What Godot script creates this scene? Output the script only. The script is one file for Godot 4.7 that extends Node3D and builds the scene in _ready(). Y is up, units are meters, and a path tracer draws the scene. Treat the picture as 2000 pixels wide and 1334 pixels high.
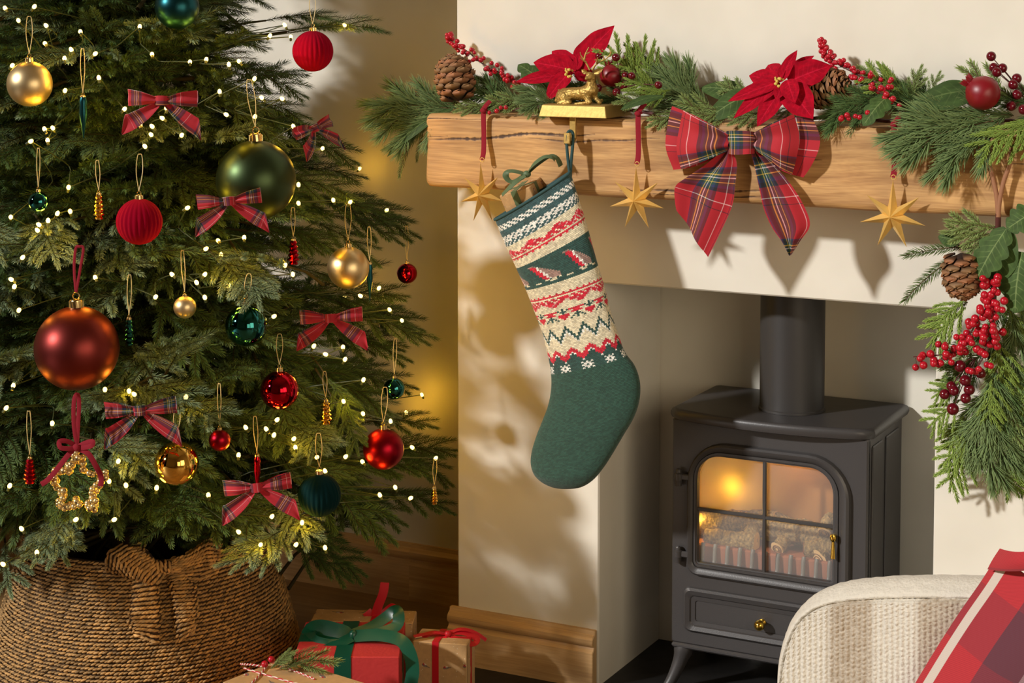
extends Node3D
# A Christmas corner: decorated tree, chimney breast with an oak mantel and a stove.
# World: y up, metres. The face of the chimney breast is z = 0, the left jamb of the fireplace x = 0.

const FPX := 3582.0          # focal length in pixels of the 2000 x 1334 frame
const PPX := 1000.0          # principal point
const PPY := 240.0
const CAM := Vector3(1.5304, 1.4, 3.3368)
const CAM_TURN := Vector3(-3.76, 27.4, 0.0)

var cam_basis: Basis
var rng := RandomNumberGenerator.new()
var M := {}                  # materials
var used_names := {}


func _ready():
	rng.seed = 7
	cam_basis = Basis.from_euler(Vector3(deg_to_rad(CAM_TURN.x), deg_to_rad(CAM_TURN.y), 0))
	make_camera()
	make_light()
	make_materials()
	make_room()
	make_mantel()
	make_stove()
	make_armchair()
	make_basket()
	make_tree()
	make_garland()
	make_swag()
	make_stocking()
	make_stars()
	make_big_bow()
	make_ornaments()
	make_tree_bows()
	make_fairy_lights()
	make_gifts()


# ---------------------------------------------------------------- camera, light
func make_camera():
	var c := Camera3D.new()
	c.name = "camera"
	c.position = CAM
	c.rotation_degrees = CAM_TURN
	c.near = 0.1
	c.far = 60.0
	c.projection = Camera3D.PROJECTION_FRUSTUM
	c.keep_aspect = Camera3D.KEEP_HEIGHT
	c.size = 0.1 * 1334.0 / FPX
	c.frustum_offset = Vector2(0.0, -0.1 * (667.0 - PPY) / FPX)
	add_child(c)
	c.current = true


func make_light():
	var env := Environment.new()
	# the room is closed: lit by the low sun and two lights out of view
	env.background_mode = Environment.BG_COLOR
	env.background_color = Color.BLACK
	env.tonemap_mode = Environment.TONE_MAPPER_LINEAR
	env.tonemap_exposure = 1.0
	env.sdfgi_enabled = true
	env.ssao_enabled = true
	env.ssil_enabled = true
	var we := WorldEnvironment.new()
	we.name = "world_environment"
	we.environment = env
	add_child(we)
	# low sun from the left, through an unseen tall opening in the left wall
	var sun := DirectionalLight3D.new()
	sun.name = "sun"
	sun.light_color = Color(1.0, 0.985, 0.97)
	sun.light_energy = 1.06
	sun.light_angular_distance = 3.6
	sun.shadow_enabled = true
	sun.sky_mode = DirectionalLight3D.SKY_MODE_LIGHT_ONLY
	sun.look_at_from_position(Vector3.ZERO, -Vector3(-0.71, 0.6, 1.0), Vector3.UP)
	add_child(sun)
	# out of view on the right: side light, then added fill for the fireplace back
	area_light("unseen_right_light", Vector3(3.05, 1.38, 2.0), Vector3(0.0, 0.75, 0.3), Vector2(1.3, 1.7), Color(1.0, 0.92, 0.80), 3.0)
	area_light("added_rear_fill", Vector3(3.05, 1.38, 3.7), Vector3(0.0, 0.75, 0.0), Vector2(1.2, 1.7), Color(1.0, 0.92, 0.80), 2.2)


func area_light(called: String, at: Vector3, to: Vector3, size: Vector2, c: Color, e: float):
	var l := AreaLight3D.new()
	l.name = called
	l.area_size = size
	l.area_normalize_energy = true
	l.light_color = c
	l.light_energy = e
	l.area_range = 12.0
	l.shadow_enabled = true
	add_child(l)
	l.look_at_from_position(at, to, Vector3.UP)


# ---------------------------------------------------------------- where things stand
# The line of sight through a point of the photograph, met with a plane of the room.
func sight(u: float, v: float) -> Vector3:
	return cam_basis * Vector3((u - PPX) / FPX, -(v - PPY) / FPX, -1.0)


func Z(u: float, v: float, z: float) -> Vector3:
	var d := sight(u, v)
	return CAM + d * ((z - CAM.z) / d.z)


func Y(u: float, v: float, y: float) -> Vector3:
	var d := sight(u, v)
	return CAM + d * ((y - CAM.y) / d.y)


func D(u: float, v: float, depth: float) -> Vector3:
	return CAM + sight(u, v) * depth


# ---------------------------------------------------------------- scene tree helpers
func numbered(called: String) -> String:
	if not used_names.has(called):
		used_names[called] = 0
		return called
	used_names[called] += 1
	return "%s_%03d" % [called, used_names[called]]


func tag(o: Node, label: String, category: String, group := ""):
	o.set_meta("label", label)
	o.set_meta("category", category)
	if group != "":
		o.set_meta("group", group)


func thing(called: String, label: String, category: String, at := Vector3.ZERO, group := "") -> Node3D:
	var o := Node3D.new()
	o.name = numbered(called)
	o.position = at
	add_child(o)
	tag(o, label, category, group)
	return o


func part(called: String, mesh: Mesh, m: Material, parent: Node, xf := Transform3D()) -> MeshInstance3D:
	var o := MeshInstance3D.new()
	o.name = called if parent != self else numbered(called)
	o.mesh = mesh
	o.material_override = m
	o.transform = xf
	parent.add_child(o, true)
	return o


func struct(called: String, mesh: Mesh, m: Material) -> MeshInstance3D:
	var o := part(called, mesh, m, self)
	o.set_meta("kind", "structure")
	return o


func many(called: String, mesh: Mesh, m: Material, where: Array, tints: Array, parent: Node) -> MultiMeshInstance3D:
	var mm := MultiMesh.new()
	mm.transform_format = MultiMesh.TRANSFORM_3D
	mm.use_colors = tints.size() > 0
	mm.mesh = mesh
	mm.instance_count = where.size()
	for i in where.size():
		mm.set_instance_transform(i, where[i])
		if tints.size() > 0:
			mm.set_instance_color(i, tints[i])
	var o := MultiMeshInstance3D.new()
	o.name = called
	o.multimesh = mm
	o.material_override = m
	o.set_meta("kind", "stuff")
	parent.add_child(o, true)
	return o


# a frame whose y runs along dir and whose z leans towards face
func frame(at: Vector3, dir: Vector3, face: Vector3, s := 1.0) -> Transform3D:
	var y := dir.normalized()
	var x := y.cross(face)
	if x.length() < 0.001:
		x = y.cross(Vector3(0.31, 0.77, 0.55))
	x = x.normalized()
	var z := x.cross(y)
	return Transform3D(Basis(x * s, y * s, z * s), at)


# ---------------------------------------------------------------- mesh building
class MB:
	var v := PackedVector3Array()
	var uv := PackedVector2Array()
	var c := PackedColorArray()
	var tint := Color.WHITE

	func tri(a: Vector3, b: Vector3, d: Vector3, ua := Vector2.ZERO, ub := Vector2.ZERO, ud := Vector2.ZERO):
		v.append(a); v.append(b); v.append(d)
		uv.append(ua); uv.append(ub); uv.append(ud)
		c.append(tint); c.append(tint); c.append(tint)

	func quad(a: Vector3, b: Vector3, d: Vector3, e: Vector3, ua := Vector2(0, 0), ub := Vector2(1, 0), ud := Vector2(1, 1), ue := Vector2(0, 1)):
		tri(a, b, d, ua, ub, ud)
		tri(a, d, e, ua, ud, ue)

	# turn the triangles added since `from` outwards
	func outwards(from: int):
		var mid := Vector3.ZERO
		for i in range(from, v.size()):
			mid += v[i]
		mid /= maxf(1.0, v.size() - from)
		var vol := 0.0
		for i in range(from, v.size(), 3):
			vol += (v[i] - mid).dot((v[i + 1] - mid).cross(v[i + 2] - mid))
		if vol > 0.0:
			flip(from)

	func flip(from: int):
		for i in range(from, v.size(), 3):
			var t := v[i + 1]; v[i + 1] = v[i + 2]; v[i + 2] = t
			var u := uv[i + 1]; uv[i + 1] = uv[i + 2]; uv[i + 2] = u
			var k := c[i + 1]; c[i + 1] = c[i + 2]; c[i + 2] = k

	# rows of points; each row an Array/PackedVector3Array of the same length
	func grid(rows: Array, us := 1.0, vs := 1.0, closed := false, auto := true, u0 := 0.0, v0 := 0.0):
		var from := v.size()
		var n: int = rows[0].size()
		for i in rows.size() - 1:
			for j in (n if closed else n - 1):
				var k := (j + 1) % n
				var a := Vector2(u0 + us * j / (n if closed else n - 1), v0 + vs * i / (rows.size() - 1))
				var b := Vector2(u0 + us * (j + 1) / (n if closed else n - 1), v0 + vs * (i + 1) / (rows.size() - 1))
				quad(rows[i][j], rows[i][k], rows[i + 1][k], rows[i + 1][j], a, Vector2(b.x, a.y), b, Vector2(a.x, b.y))
		if auto:
			outwards(from)

	func fan(ring: Array, tip: Vector3):
		for j in ring.size():
			tri(ring[j], ring[(j + 1) % ring.size()], tip, Vector2(0, 0), Vector2(1, 0), Vector2(0.5, 1))

	# a tube along points, radius per point (number or Array), optional flattening (width, thickness) with a fixed side vector
	func tube(p: Array, r, sides := 6, caps := true, us := 1.0, vs := 1.0):
		var from := v.size()
		var rows := []
		var up := Vector3(0.13, 0.97, 0.21)
		var prev := Vector3.ZERO
		for i in p.size():
			var t: Vector3 = (p[mini(i + 1, p.size() - 1)] - p[maxi(i - 1, 0)]).normalized()
			var x: Vector3 = t.cross(up) if prev == Vector3.ZERO else prev - t * prev.dot(t)
			if x.length() < 0.001:
				x = t.cross(Vector3(1, 0, 0.2))
			x = x.normalized()
			prev = x
			var y := t.cross(x)
			var rr: float = r[i] if r is Array else r
			var row := PackedVector3Array()
			for k in sides:
				var a := TAU * k / sides
				row.append(p[i] + (x * cos(a) + y * sin(a)) * rr)
			rows.append(row)
		grid(rows, us, vs, true, false)
		if caps:
			var start := v.size()
			fan(rows[0], p[0])
			flip(start)
			fan(rows[-1], p[-1])
		outwards(from)

	# profile of (radius, height) turned about the y axis of xf
	func lathe(prof: Array, segs := 24, xf := Transform3D(), us := 1.0, vs := 1.0):
		var from := v.size()
		var rows := []
		for q in prof:
			var row := PackedVector3Array()
			for k in segs:
				var a := TAU * k / segs
				row.append(xf * Vector3(cos(a) * q.x, q.y, sin(a) * q.x))
			rows.append(row)
		grid(rows, us, vs, true, false)
		outwards(from)

	func ball(at: Vector3, r: float, segs := 16, rings := 10, squash := Vector3.ONE):
		var prof := []
		for i in rings + 1:
			var a := PI * i / rings
			prof.append(Vector2(sin(a) * r, -cos(a) * r))
		lathe(prof, segs, Transform3D(Basis.from_scale(squash), at))

	# outline (Vector2 x, y) extruded from z0 to z1 in xf with a chamfer on both ends
	func prism(outline: Array, z0: float, z1: float, bevel: float, xf := Transform3D(), uvs := 1.0):
		var from := v.size()
		var n := outline.size()
		var area := 0.0
		for i in n:
			area += outline[i].cross(outline[(i + 1) % n])
		var s := 1.0 if area > 0.0 else -1.0
		var inset := []
		for i in n:
			var e0: Vector2 = (outline[i] - outline[(i + n - 1) % n]).normalized()
			var e1: Vector2 = (outline[(i + 1) % n] - outline[i]).normalized()
			var m := (Vector2(-e0.y, e0.x) + Vector2(-e1.y, e1.x)) * s
			var l := maxf(m.length_squared() * 0.5, 0.3)
			inset.append(outline[i] + m / l * bevel)
		var rings := []
		if bevel > 0.0:
			rings = [[inset, z0], [outline, z0 + bevel], [outline, z1 - bevel], [inset, z1]]
		else:
			rings = [[outline, z0], [outline, z1]]
		for i in rings.size() - 1:
			var along := 0.0
			for j in n:
				var k := (j + 1) % n
				var a: Vector2 = rings[i][0][j]
				var b: Vector2 = rings[i][0][k]
				var d: Vector2 = rings[i + 1][0][k]
				var e: Vector2 = rings[i + 1][0][j]
				var len := a.distance_to(b)
				quad(xf * Vector3(a.x, a.y, rings[i][1]), xf * Vector3(b.x, b.y, rings[i][1]), xf * Vector3(d.x, d.y, rings[i + 1][1]), xf * Vector3(e.x, e.y, rings[i + 1][1]),
					Vector2(along, rings[i][1]) * uvs, Vector2(along + len, rings[i][1]) * uvs, Vector2(along + len, rings[i + 1][1]) * uvs, Vector2(along, rings[i + 1][1]) * uvs)
				along += len
		var flat := PackedVector2Array(rings[0][0])
		var idx := Geometry2D.triangulate_polygon(flat)
		for end in 2:
			var zz: float = rings[0][1] if end == 0 else rings[-1][1]
			for t in range(0, idx.size(), 3):
				var q := [flat[idx[t]], flat[idx[t + 1]], flat[idx[t + 2]]]
				var w: float = (q[1] - q[0]).cross(q[2] - q[0])
				# sides run counter-clockwise seen from +z when area > 0
				if (w > 0.0) == ((end == 0) == (s > 0.0)):
					q = [q[0], q[2], q[1]]
				tri(xf * Vector3(q[0].x, q[0].y, zz), xf * Vector3(q[1].x, q[1].y, zz), xf * Vector3(q[2].x, q[2].y, zz), q[0] * uvs, q[1] * uvs, q[2] * uvs)
		outwards(from)

	func box(lo: Vector3, hi: Vector3, bevel := 0.0, xf := Transform3D(), uvs := 1.0):
		prism([Vector2(lo.x, lo.y), Vector2(hi.x, lo.y), Vector2(hi.x, hi.y), Vector2(lo.x, hi.y)] if bevel == 0.0 else
			MB.round_rect(lo.x, lo.y, hi.x, hi.y, bevel, 1), lo.z, hi.z, bevel, xf, uvs)

	static func round_rect(x0: float, y0: float, x1: float, y1: float, r: float, n := 4) -> Array:
		var o := []
		var cs := [Vector2(x1 - r, y0 + r), Vector2(x1 - r, y1 - r), Vector2(x0 + r, y1 - r), Vector2(x0 + r, y0 + r)]
		for k in 4:
			for i in n + 1:
				var a := -PI / 2 + PI / 2 * k + PI / 2 * i / n
				o.append(cs[k] + Vector2(cos(a), sin(a)) * r)
		return o

	func size() -> int:
		return v.size()

	func mesh(angle := 40.0, colors := false) -> ArrayMesh:
		var nf := v.size() / 3
		var fn := PackedVector3Array()
		fn.resize(nf)
		var n := PackedVector3Array()
		n.resize(v.size())
		var at := {}
		var lim := cos(deg_to_rad(angle))
		for f in nf:
			var a := v[f * 3]
			fn[f] = (v[f * 3 + 2] - a).cross(v[f * 3 + 1] - a)
		if angle > 0.0:
			for i in v.size():
				var key := Vector3i((v[i] * 40000.0).round())
				if at.has(key):
					at[key].append(i / 3)
				else:
					at[key] = PackedInt32Array([i / 3])
		for i in v.size():
			var me := fn[i / 3]
			if angle <= 0.0:
				n[i] = me.normalized()
				continue
			var mu := me.normalized()
			var sum := Vector3.ZERO
			for f in at[Vector3i((v[i] * 40000.0).round())]:
				if fn[f].normalized().dot(mu) > lim:
					sum += fn[f]
			n[i] = sum.normalized() if sum.length_squared() > 0.0 else Vector3.UP
		var arr := []
		arr.resize(Mesh.ARRAY_MAX)
		arr[Mesh.ARRAY_VERTEX] = v
		arr[Mesh.ARRAY_NORMAL] = n
		arr[Mesh.ARRAY_TEX_UV] = uv
		if colors:
			arr[Mesh.ARRAY_COLOR] = c
		var am := ArrayMesh.new()
		am.add_surface_from_arrays(Mesh.PRIMITIVE_TRIANGLES, arr)
		return am


func box_mesh(lo: Vector3, hi: Vector3, bevel := 0.0) -> ArrayMesh:
	var b := MB.new()
	b.box(lo, hi, bevel)
	return b.mesh(30.0)


func curve(p: Array, n: int) -> Array:   # Catmull-Rom through the points
	var o := []
	for i in n + 1:
		var t := float(i) / n * (p.size() - 1)
		var k := mini(int(t), p.size() - 2)
		o.append(p[k].cubic_interpolate(p[k + 1], p[maxi(k - 1, 0)], p[mini(k + 2, p.size() - 1)], t - k))
	return o

# ---------------------------------------------------------------- materials
func mat(called: String, c: Color, rough := 0.6, metal := 0.0) -> StandardMaterial3D:
	var m := StandardMaterial3D.new()
	m.resource_name = called
	m.albedo_color = c
	m.roughness = rough
	m.metallic = metal
	M[called] = m
	return m


func rgb(r: int, g: int, b: int) -> Color:
	return Color(r / 255.0, g / 255.0, b / 255.0)


func noise_tex(size: int, freq: float, oct: int, lo: Color, hi: Color, sd: int, normal := false, bump := 4.0, gain := 0.5) -> NoiseTexture2D:
	var n := FastNoiseLite.new()
	n.noise_type = FastNoiseLite.TYPE_SIMPLEX_SMOOTH
	n.seed = sd
	n.frequency = freq
	n.fractal_octaves = oct
	n.fractal_gain = gain
	var t := NoiseTexture2D.new()
	t.width = size
	t.height = size
	t.seamless = true
	t.noise = n
	if normal:
		t.as_normal_map = true
		t.bump_strength = bump
	else:
		var g := Gradient.new()
		g.set_color(0, lo)
		g.set_color(1, hi)
		t.color_ramp = g
	return t


func tri_tex(m: StandardMaterial3D, t: Texture2D, s: float, world := true):
	m.albedo_texture = t
	m.uv1_triplanar = true
	m.uv1_world_triplanar = world
	m.uv1_scale = Vector3.ONE * s


func tri_normal(m: StandardMaterial3D, t: Texture2D, strength: float):
	m.normal_enabled = true
	m.normal_texture = t
	m.normal_scale = strength


func nz(sd: int, f: float, oct := 3) -> FastNoiseLite:
	var n := FastNoiseLite.new()
	n.noise_type = FastNoiseLite.TYPE_SIMPLEX_SMOOTH
	n.seed = sd
	n.frequency = f
	n.fractal_octaves = oct
	return n


# oak boards: streaked grain along u, rays, a few drying cracks and knots
func oak_image(w: int, h: int, base: Color, dark: Color, sd: int, cracks: int, fine := 1.0) -> Image:
	var im := Image.create(w, h, false, Image.FORMAT_RGB8)
	var wav := nz(sd, 0.0022, 2)
	var gr := nz(sd + 1, 0.02, 3)
	var fi := nz(sd + 2, 0.11, 2)
	var bl := nz(sd + 3, 0.006, 2)
	for y in h:
		for x in w:
			var yy := y + 5.0 * wav.get_noise_2d(x, y * 3.0)
			var g := gr.get_noise_2d(x * 0.10, yy * 3.2 * fine)
			var f := fi.get_noise_2d(x * 0.09, yy * 3.0 * fine)
			var t := clampf(0.34 + 0.5 * g + 0.34 * f, 0.0, 1.0)
			var k := base.lerp(dark, t * 0.62)
			var b := 1.0 + 0.10 * bl.get_noise_2d(x, y * 2.0)
			im.set_pixel(x, y, Color(k.r * b, k.g * b, k.b * b))
	var r := RandomNumberGenerator.new()
	r.seed = sd
	for c in cracks:
		var x0 := r.randf() * w
		var y0 := r.randf_range(0.05, 0.95) * h
		var l := r.randf_range(0.07, 0.26) * w
		var th := r.randf_range(0.8, 2.4)
		for i in int(l):
			var xx := int(x0 + i) % w
			var mid := y0 + 6.0 * wav.get_noise_2d(xx * 1.6, y0 * 3.0) + 0.02 * i
			var tt := th * sin(PI * i / l) * (0.7 + 0.6 * fi.get_noise_2d(i * 0.6, y0))
			for q in range(-3, 4):
				var yq := int(mid) + q
				var cover := clampf(tt + 0.5 - absf(yq - mid), 0.0, 1.0)
				if cover > 0.0 and yq >= 0 and yq < h:
					im.set_pixel(xx, yq, im.get_pixel(xx, yq).lerp(rgb(58, 36, 22), cover * 0.9))
	return im


func make_materials():
	# plaster, with faint trowel clouds
	var m := mat("plaster", Color.WHITE, 0.85)
	tri_tex(m, noise_tex(512, 0.012, 4, rgb(215, 210, 196), rgb(228, 224, 211), 3), 0.55)
	tri_normal(m, noise_tex(512, 0.02, 4, Color.WHITE, Color.WHITE, 5, true, 3.0), 0.10)
	m = mat("room_paint", rgb(226, 216, 198), 0.9)
	m = mat("ceiling_paint", rgb(225, 218, 205), 0.9)
	m = mat("floor_oak", rgb(255, 255, 255), 0.5)
	m.albedo_texture = ImageTexture.create_from_image(oak_image(512, 512, rgb(150, 118, 76), rgb(98, 70, 40), 41, 0))
	m.uv1_triplanar = true
	m.uv1_world_triplanar = true
	m.uv1_scale = Vector3(0.8, 0.8, 0.8)
	m = mat("light_oak", Color.WHITE, 0.55)
	m.albedo_texture = ImageTexture.create_from_image(oak_image(512, 256, rgb(206, 170, 120), rgb(150, 110, 66), 23, 0, 1.3))
	m = mat("oak_beam", Color.WHITE, 0.62)
	var im := oak_image(1536, 512, rgb(206, 162, 104), rgb(108, 66, 32), 11, 46, 1.5)
	m.albedo_texture = ImageTexture.create_from_image(im)
	m.heightmap_enabled = true
	m.heightmap_texture = m.albedo_texture
	m.heightmap_scale = 0.12
	m = mat("slate", rgb(26, 25, 25), 0.55)
	tri_normal(m, noise_tex(256, 0.03, 3, Color.WHITE, Color.WHITE, 8, true, 3.0), 0.2)
	m.uv1_triplanar = true
	# stove
	m = mat("cast_iron", rgb(60, 58, 58), 0.40)
	tri_normal(m, noise_tex(256, 0.2, 2, Color.WHITE, Color.WHITE, 9, true, 2.0), 0.10)
	m.uv1_triplanar = true
	m.uv1_scale = Vector3.ONE * 7.0
	m = mat("flue_black", rgb(50, 48, 47), 0.46)
	m = mat("brass", rgb(236, 196, 88), 0.16, 1.0)
	m = mat("pane_glass", Color(1, 1, 1, 0.06), 0.03)
	m.transparency = BaseMaterial3D.TRANSPARENCY_ALPHA
	m = mat("flame_screen", rgb(186, 130, 68), 0.6)
	m.backlight_enabled = true
	m.backlight = Color(0.9, 0.84, 0.6)
	m = mat("ember_bed", rgb(150, 88, 58), 0.8)
	m = mat("grate_grey", rgb(104, 102, 94), 0.45)
	m = mat("bark", Color.WHITE, 0.8)
	tri_tex(m, noise_tex(256, 0.05, 4, rgb(72, 58, 38), rgb(196, 164, 100), 14), 9.0, false)
	tri_normal(m, noise_tex(256, 0.06, 4, Color.WHITE, Color.WHITE, 15, true, 8.0), 0.8)
	m = mat("cut_wood", rgb(216, 178, 122), 0.75)
	m = mat("log_ring", rgb(110, 74, 44), 0.8)
	m = mat("stove_lamp", rgb(255, 214, 120), 0.5)
	m.emission_enabled = true
	m.emission = rgb(255, 180, 70)
	m.emission_energy_multiplier = 3.0


# ---------------------------------------------------------------- room
const BACK := -0.318
const BREAST_L := -0.329
const BREAST_R := 1.012
const OPEN_R := 0.683
const OPEN_T := 0.8358


func make_room():
	struct("floor", box_mesh(Vector3(-2.6, -0.08, -0.42), Vector3(3.3, 0.0, 7.72)), M.floor_oak)
	struct("ceiling", box_mesh(Vector3(-2.6, 4.9, -0.42), Vector3(3.3, 5.02, 7.72)), M.ceiling_paint)  # out of view, raised so the sun can come in over the left
	struct("wall_back", box_mesh(Vector3(-2.6, 0.0, BACK - 0.1), Vector3(3.3, 4.9, BACK)), M.plaster)
	# left wall out of view, opened tall and wide to let the sun in
	var b := MB.new()
	b.box(Vector3(-2.6, 0.0, BACK), Vector3(-2.48, 4.9, 1.5))
	b.box(Vector3(-2.6, 0.0, 7.2), Vector3(-2.48, 4.9, 7.72))
	b.box(Vector3(-2.6, 0.0, 1.5), Vector3(-2.48, 0.12, 7.2))
	b.box(Vector3(-2.6, 4.75, 1.5), Vector3(-2.48, 4.9, 7.2))
	struct("wall_left", b.mesh(30.0), M.room_paint)
	b = MB.new()
	b.box(Vector3(3.18, 0.0, BACK), Vector3(3.3, 4.9, 1.3))
	b.box(Vector3(3.18, 0.0, 2.7), Vector3(3.3, 4.9, 3.0))
	b.box(Vector3(3.18, 0.0, 4.4), Vector3(3.3, 4.9, 7.72))
	for z in [[1.3, 2.7], [3.0, 4.4]]:  # openings out of view, made for the two right-hand lights
		b.box(Vector3(3.18, 0.0, z[0]), Vector3(3.3, 0.45, z[1]))
		b.box(Vector3(3.18, 2.3, z[0]), Vector3(3.3, 4.9, z[1]))
	struct("wall_right", b.mesh(30.0), M.room_paint)
	b = MB.new()
	b.box(Vector3(-2.6, 0.0, 7.6), Vector3(3.3, 4.9, 7.72))
	struct("wall_front", b.mesh(30.0), M.room_paint)
	# chimney breast: one body round the fireplace opening
	b = MB.new()
	b.prism([Vector2(BREAST_L, 0), Vector2(0, 0), Vector2(0, OPEN_T), Vector2(OPEN_R, OPEN_T), Vector2(OPEN_R, 0), Vector2(BREAST_R, 0), Vector2(BREAST_R, 4.9), Vector2(BREAST_L, 4.9)], BACK, 0.0, 0.003)
	struct("wall_chimney", b.mesh(30.0), M.plaster)
	b = MB.new()
	b.box(Vector3(-0.325, -0.02, BACK), Vector3(1.05, 0.004, 0.36), 0.002)
	struct("trim_1", b.mesh(30.0), M.slate)
	# skirting: board, cove and torus, run along x
	var prof := [Vector2(0, 0), Vector2(0.021, 0), Vector2(0.021, 0.078), Vector2(0.015, 0.083), Vector2(0.0135, 0.088), Vector2(0.019, 0.091), Vector2(0.0225, 0.098), Vector2(0.0215, 0.106), Vector2(0.016, 0.111), Vector2(0.011, 0.114), Vector2(0.009, 0.1215), Vector2(0, 0.1215)]
	var along := Transform3D(Basis(Vector3(0, 0, 1), Vector3(0, 1, 0), Vector3(1, 0, 0)), Vector3.ZERO)
	b = MB.new()
	b.prism(prof, -0.344, -0.004, 0.0015, along, 1.6)
	for i in b.uv.size():
		b.uv[i] = Vector2(b.uv[i].y, b.uv[i].x * 2.0)
	struct("baseboard_chimney", b.mesh(35.0), M.light_oak)
	b = MB.new()
	b.prism(prof, OPEN_R + 0.004, BREAST_R + 0.015, 0.0015, along, 1.6)
	for i in b.uv.size():
		b.uv[i] = Vector2(b.uv[i].y, b.uv[i].x * 2.0)
	struct("baseboard_right", b.mesh(35.0), M.light_oak)
	b = MB.new()
	b.prism(prof, -2.48, BREAST_L, 0.0015, Transform3D(along.basis.scaled(Vector3(1, 1.09, 1)), Vector3(0, 0, BACK)), 1.6)
	for i in b.uv.size():
		b.uv[i] = Vector2(b.uv[i].y, b.uv[i].x * 2.0)
	struct("baseboard_alcove", b.mesh(35.0), M.light_oak)


# ---------------------------------------------------------------- mantel
const BEAM_Z := 0.132
const BEAM_T := 1.178
const BEAM_B := 1.0265


func make_mantel():
	var n := nz(77, 1.4, 3)
	var rows := []
	var outline := MB.round_rect(0.0, BEAM_B, BEAM_Z, BEAM_T, 0.013, 4)
	# more points on the long sides, so that the hewn faces can waver
	var ring := []
	for i in outline.size():
		var a: Vector2 = outline[i]
		var c: Vector2 = outline[(i + 1) % outline.size()]
		var k := 5 if a.distance_to(c) > 0.04 else 1
		for j in k:
			ring.append(a.lerp(c, float(j) / k))
	var nx := 90
	for i in nx + 1:
		var x := lerpf(BREAST_L + 0.001, BREAST_R - 0.001, float(i) / nx)
		var e := 0.0
		if i == 0 or i == nx: e = 0.006
		elif i == 1 or i == nx - 1: e = 0.0015
		if i == 1: x = BREAST_L + 0.006
		if i == nx - 1: x = BREAST_R - 0.006
		var row := PackedVector3Array()
		for q in ring:
			var mid := Vector2(BEAM_Z / 2, (BEAM_T + BEAM_B) / 2)
			var d: Vector2 = (q - mid)
			var w := 0.0028 * n.get_noise_3d(x * 1.5, q.y * 9.0, q.x * 9.0) + 0.003 * n.get_noise_2d(x * 0.7, q.y * 2.0)
			var p: Vector2 = q - d.normalized() * e + d.normalized() * w
			if q.x < 0.001: p.x = 0.0006
			row.append(Vector3(x, p.y, p.x))
		rows.append(row)
	var b := MB.new()
	b.grid(rows, 1.0, 1.0, true, false)
	# u along the beam, v round it
	for i in b.uv.size():
		b.uv[i] = Vector2(b.uv[i].y, b.uv[i].x)
	var s := b.size()
	b.fan(rows[0], Vector3(BREAST_L, 1.1, BEAM_Z / 2))
	b.flip(s)
	b.fan(rows[-1], Vector3(BREAST_R, 1.1, BEAM_Z / 2))
	for i in range(s, b.size()):
		b.uv[i] = Vector2(b.v[i].z * 0.7, b.v[i].y * 2.0)
	b.outwards(0)
	var o := part("mantel_beam", b.mesh(50.0), M.oak_beam, self)
	tag(o, "thick golden oak mantel beam with drying cracks on the cream chimney breast", "mantel beam")


# ---------------------------------------------------------------- stove
# closed ring of n points on a rectangle with its own radius at top and bottom, starting bottom right
func door_ring(x0: float, y0: float, x1: float, y1: float, rt: float, rb: float, n := 8) -> Array:
	var o := []
	var cs := [[Vector2(x1 - rb, y0 + rb), rb], [Vector2(x1 - rt, y1 - rt), rt], [Vector2(x0 + rt, y1 - rt), rt], [Vector2(x0 + rb, y0 + rb), rb]]
	for k in 4:
		for i in n + 1:
			var a := -PI / 2 + PI / 2 * k + PI / 2 * i / n
			o.append(cs[k][0] + Vector2(cos(a), sin(a)) * cs[k][1])
	return o


func ring_stack(b: MB, stack: Array, close := false):   # [[ring of Vector2, z], ...]
	var rows := []
	for s in stack:
		var row := PackedVector3Array()
		for q in s[0]:
			row.append(Vector3(q.x, q.y, s[1]))
		rows.append(row)
	if close:
		rows.append(rows[0])
	b.grid(rows, 1.0, 1.0, true, close)


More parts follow.
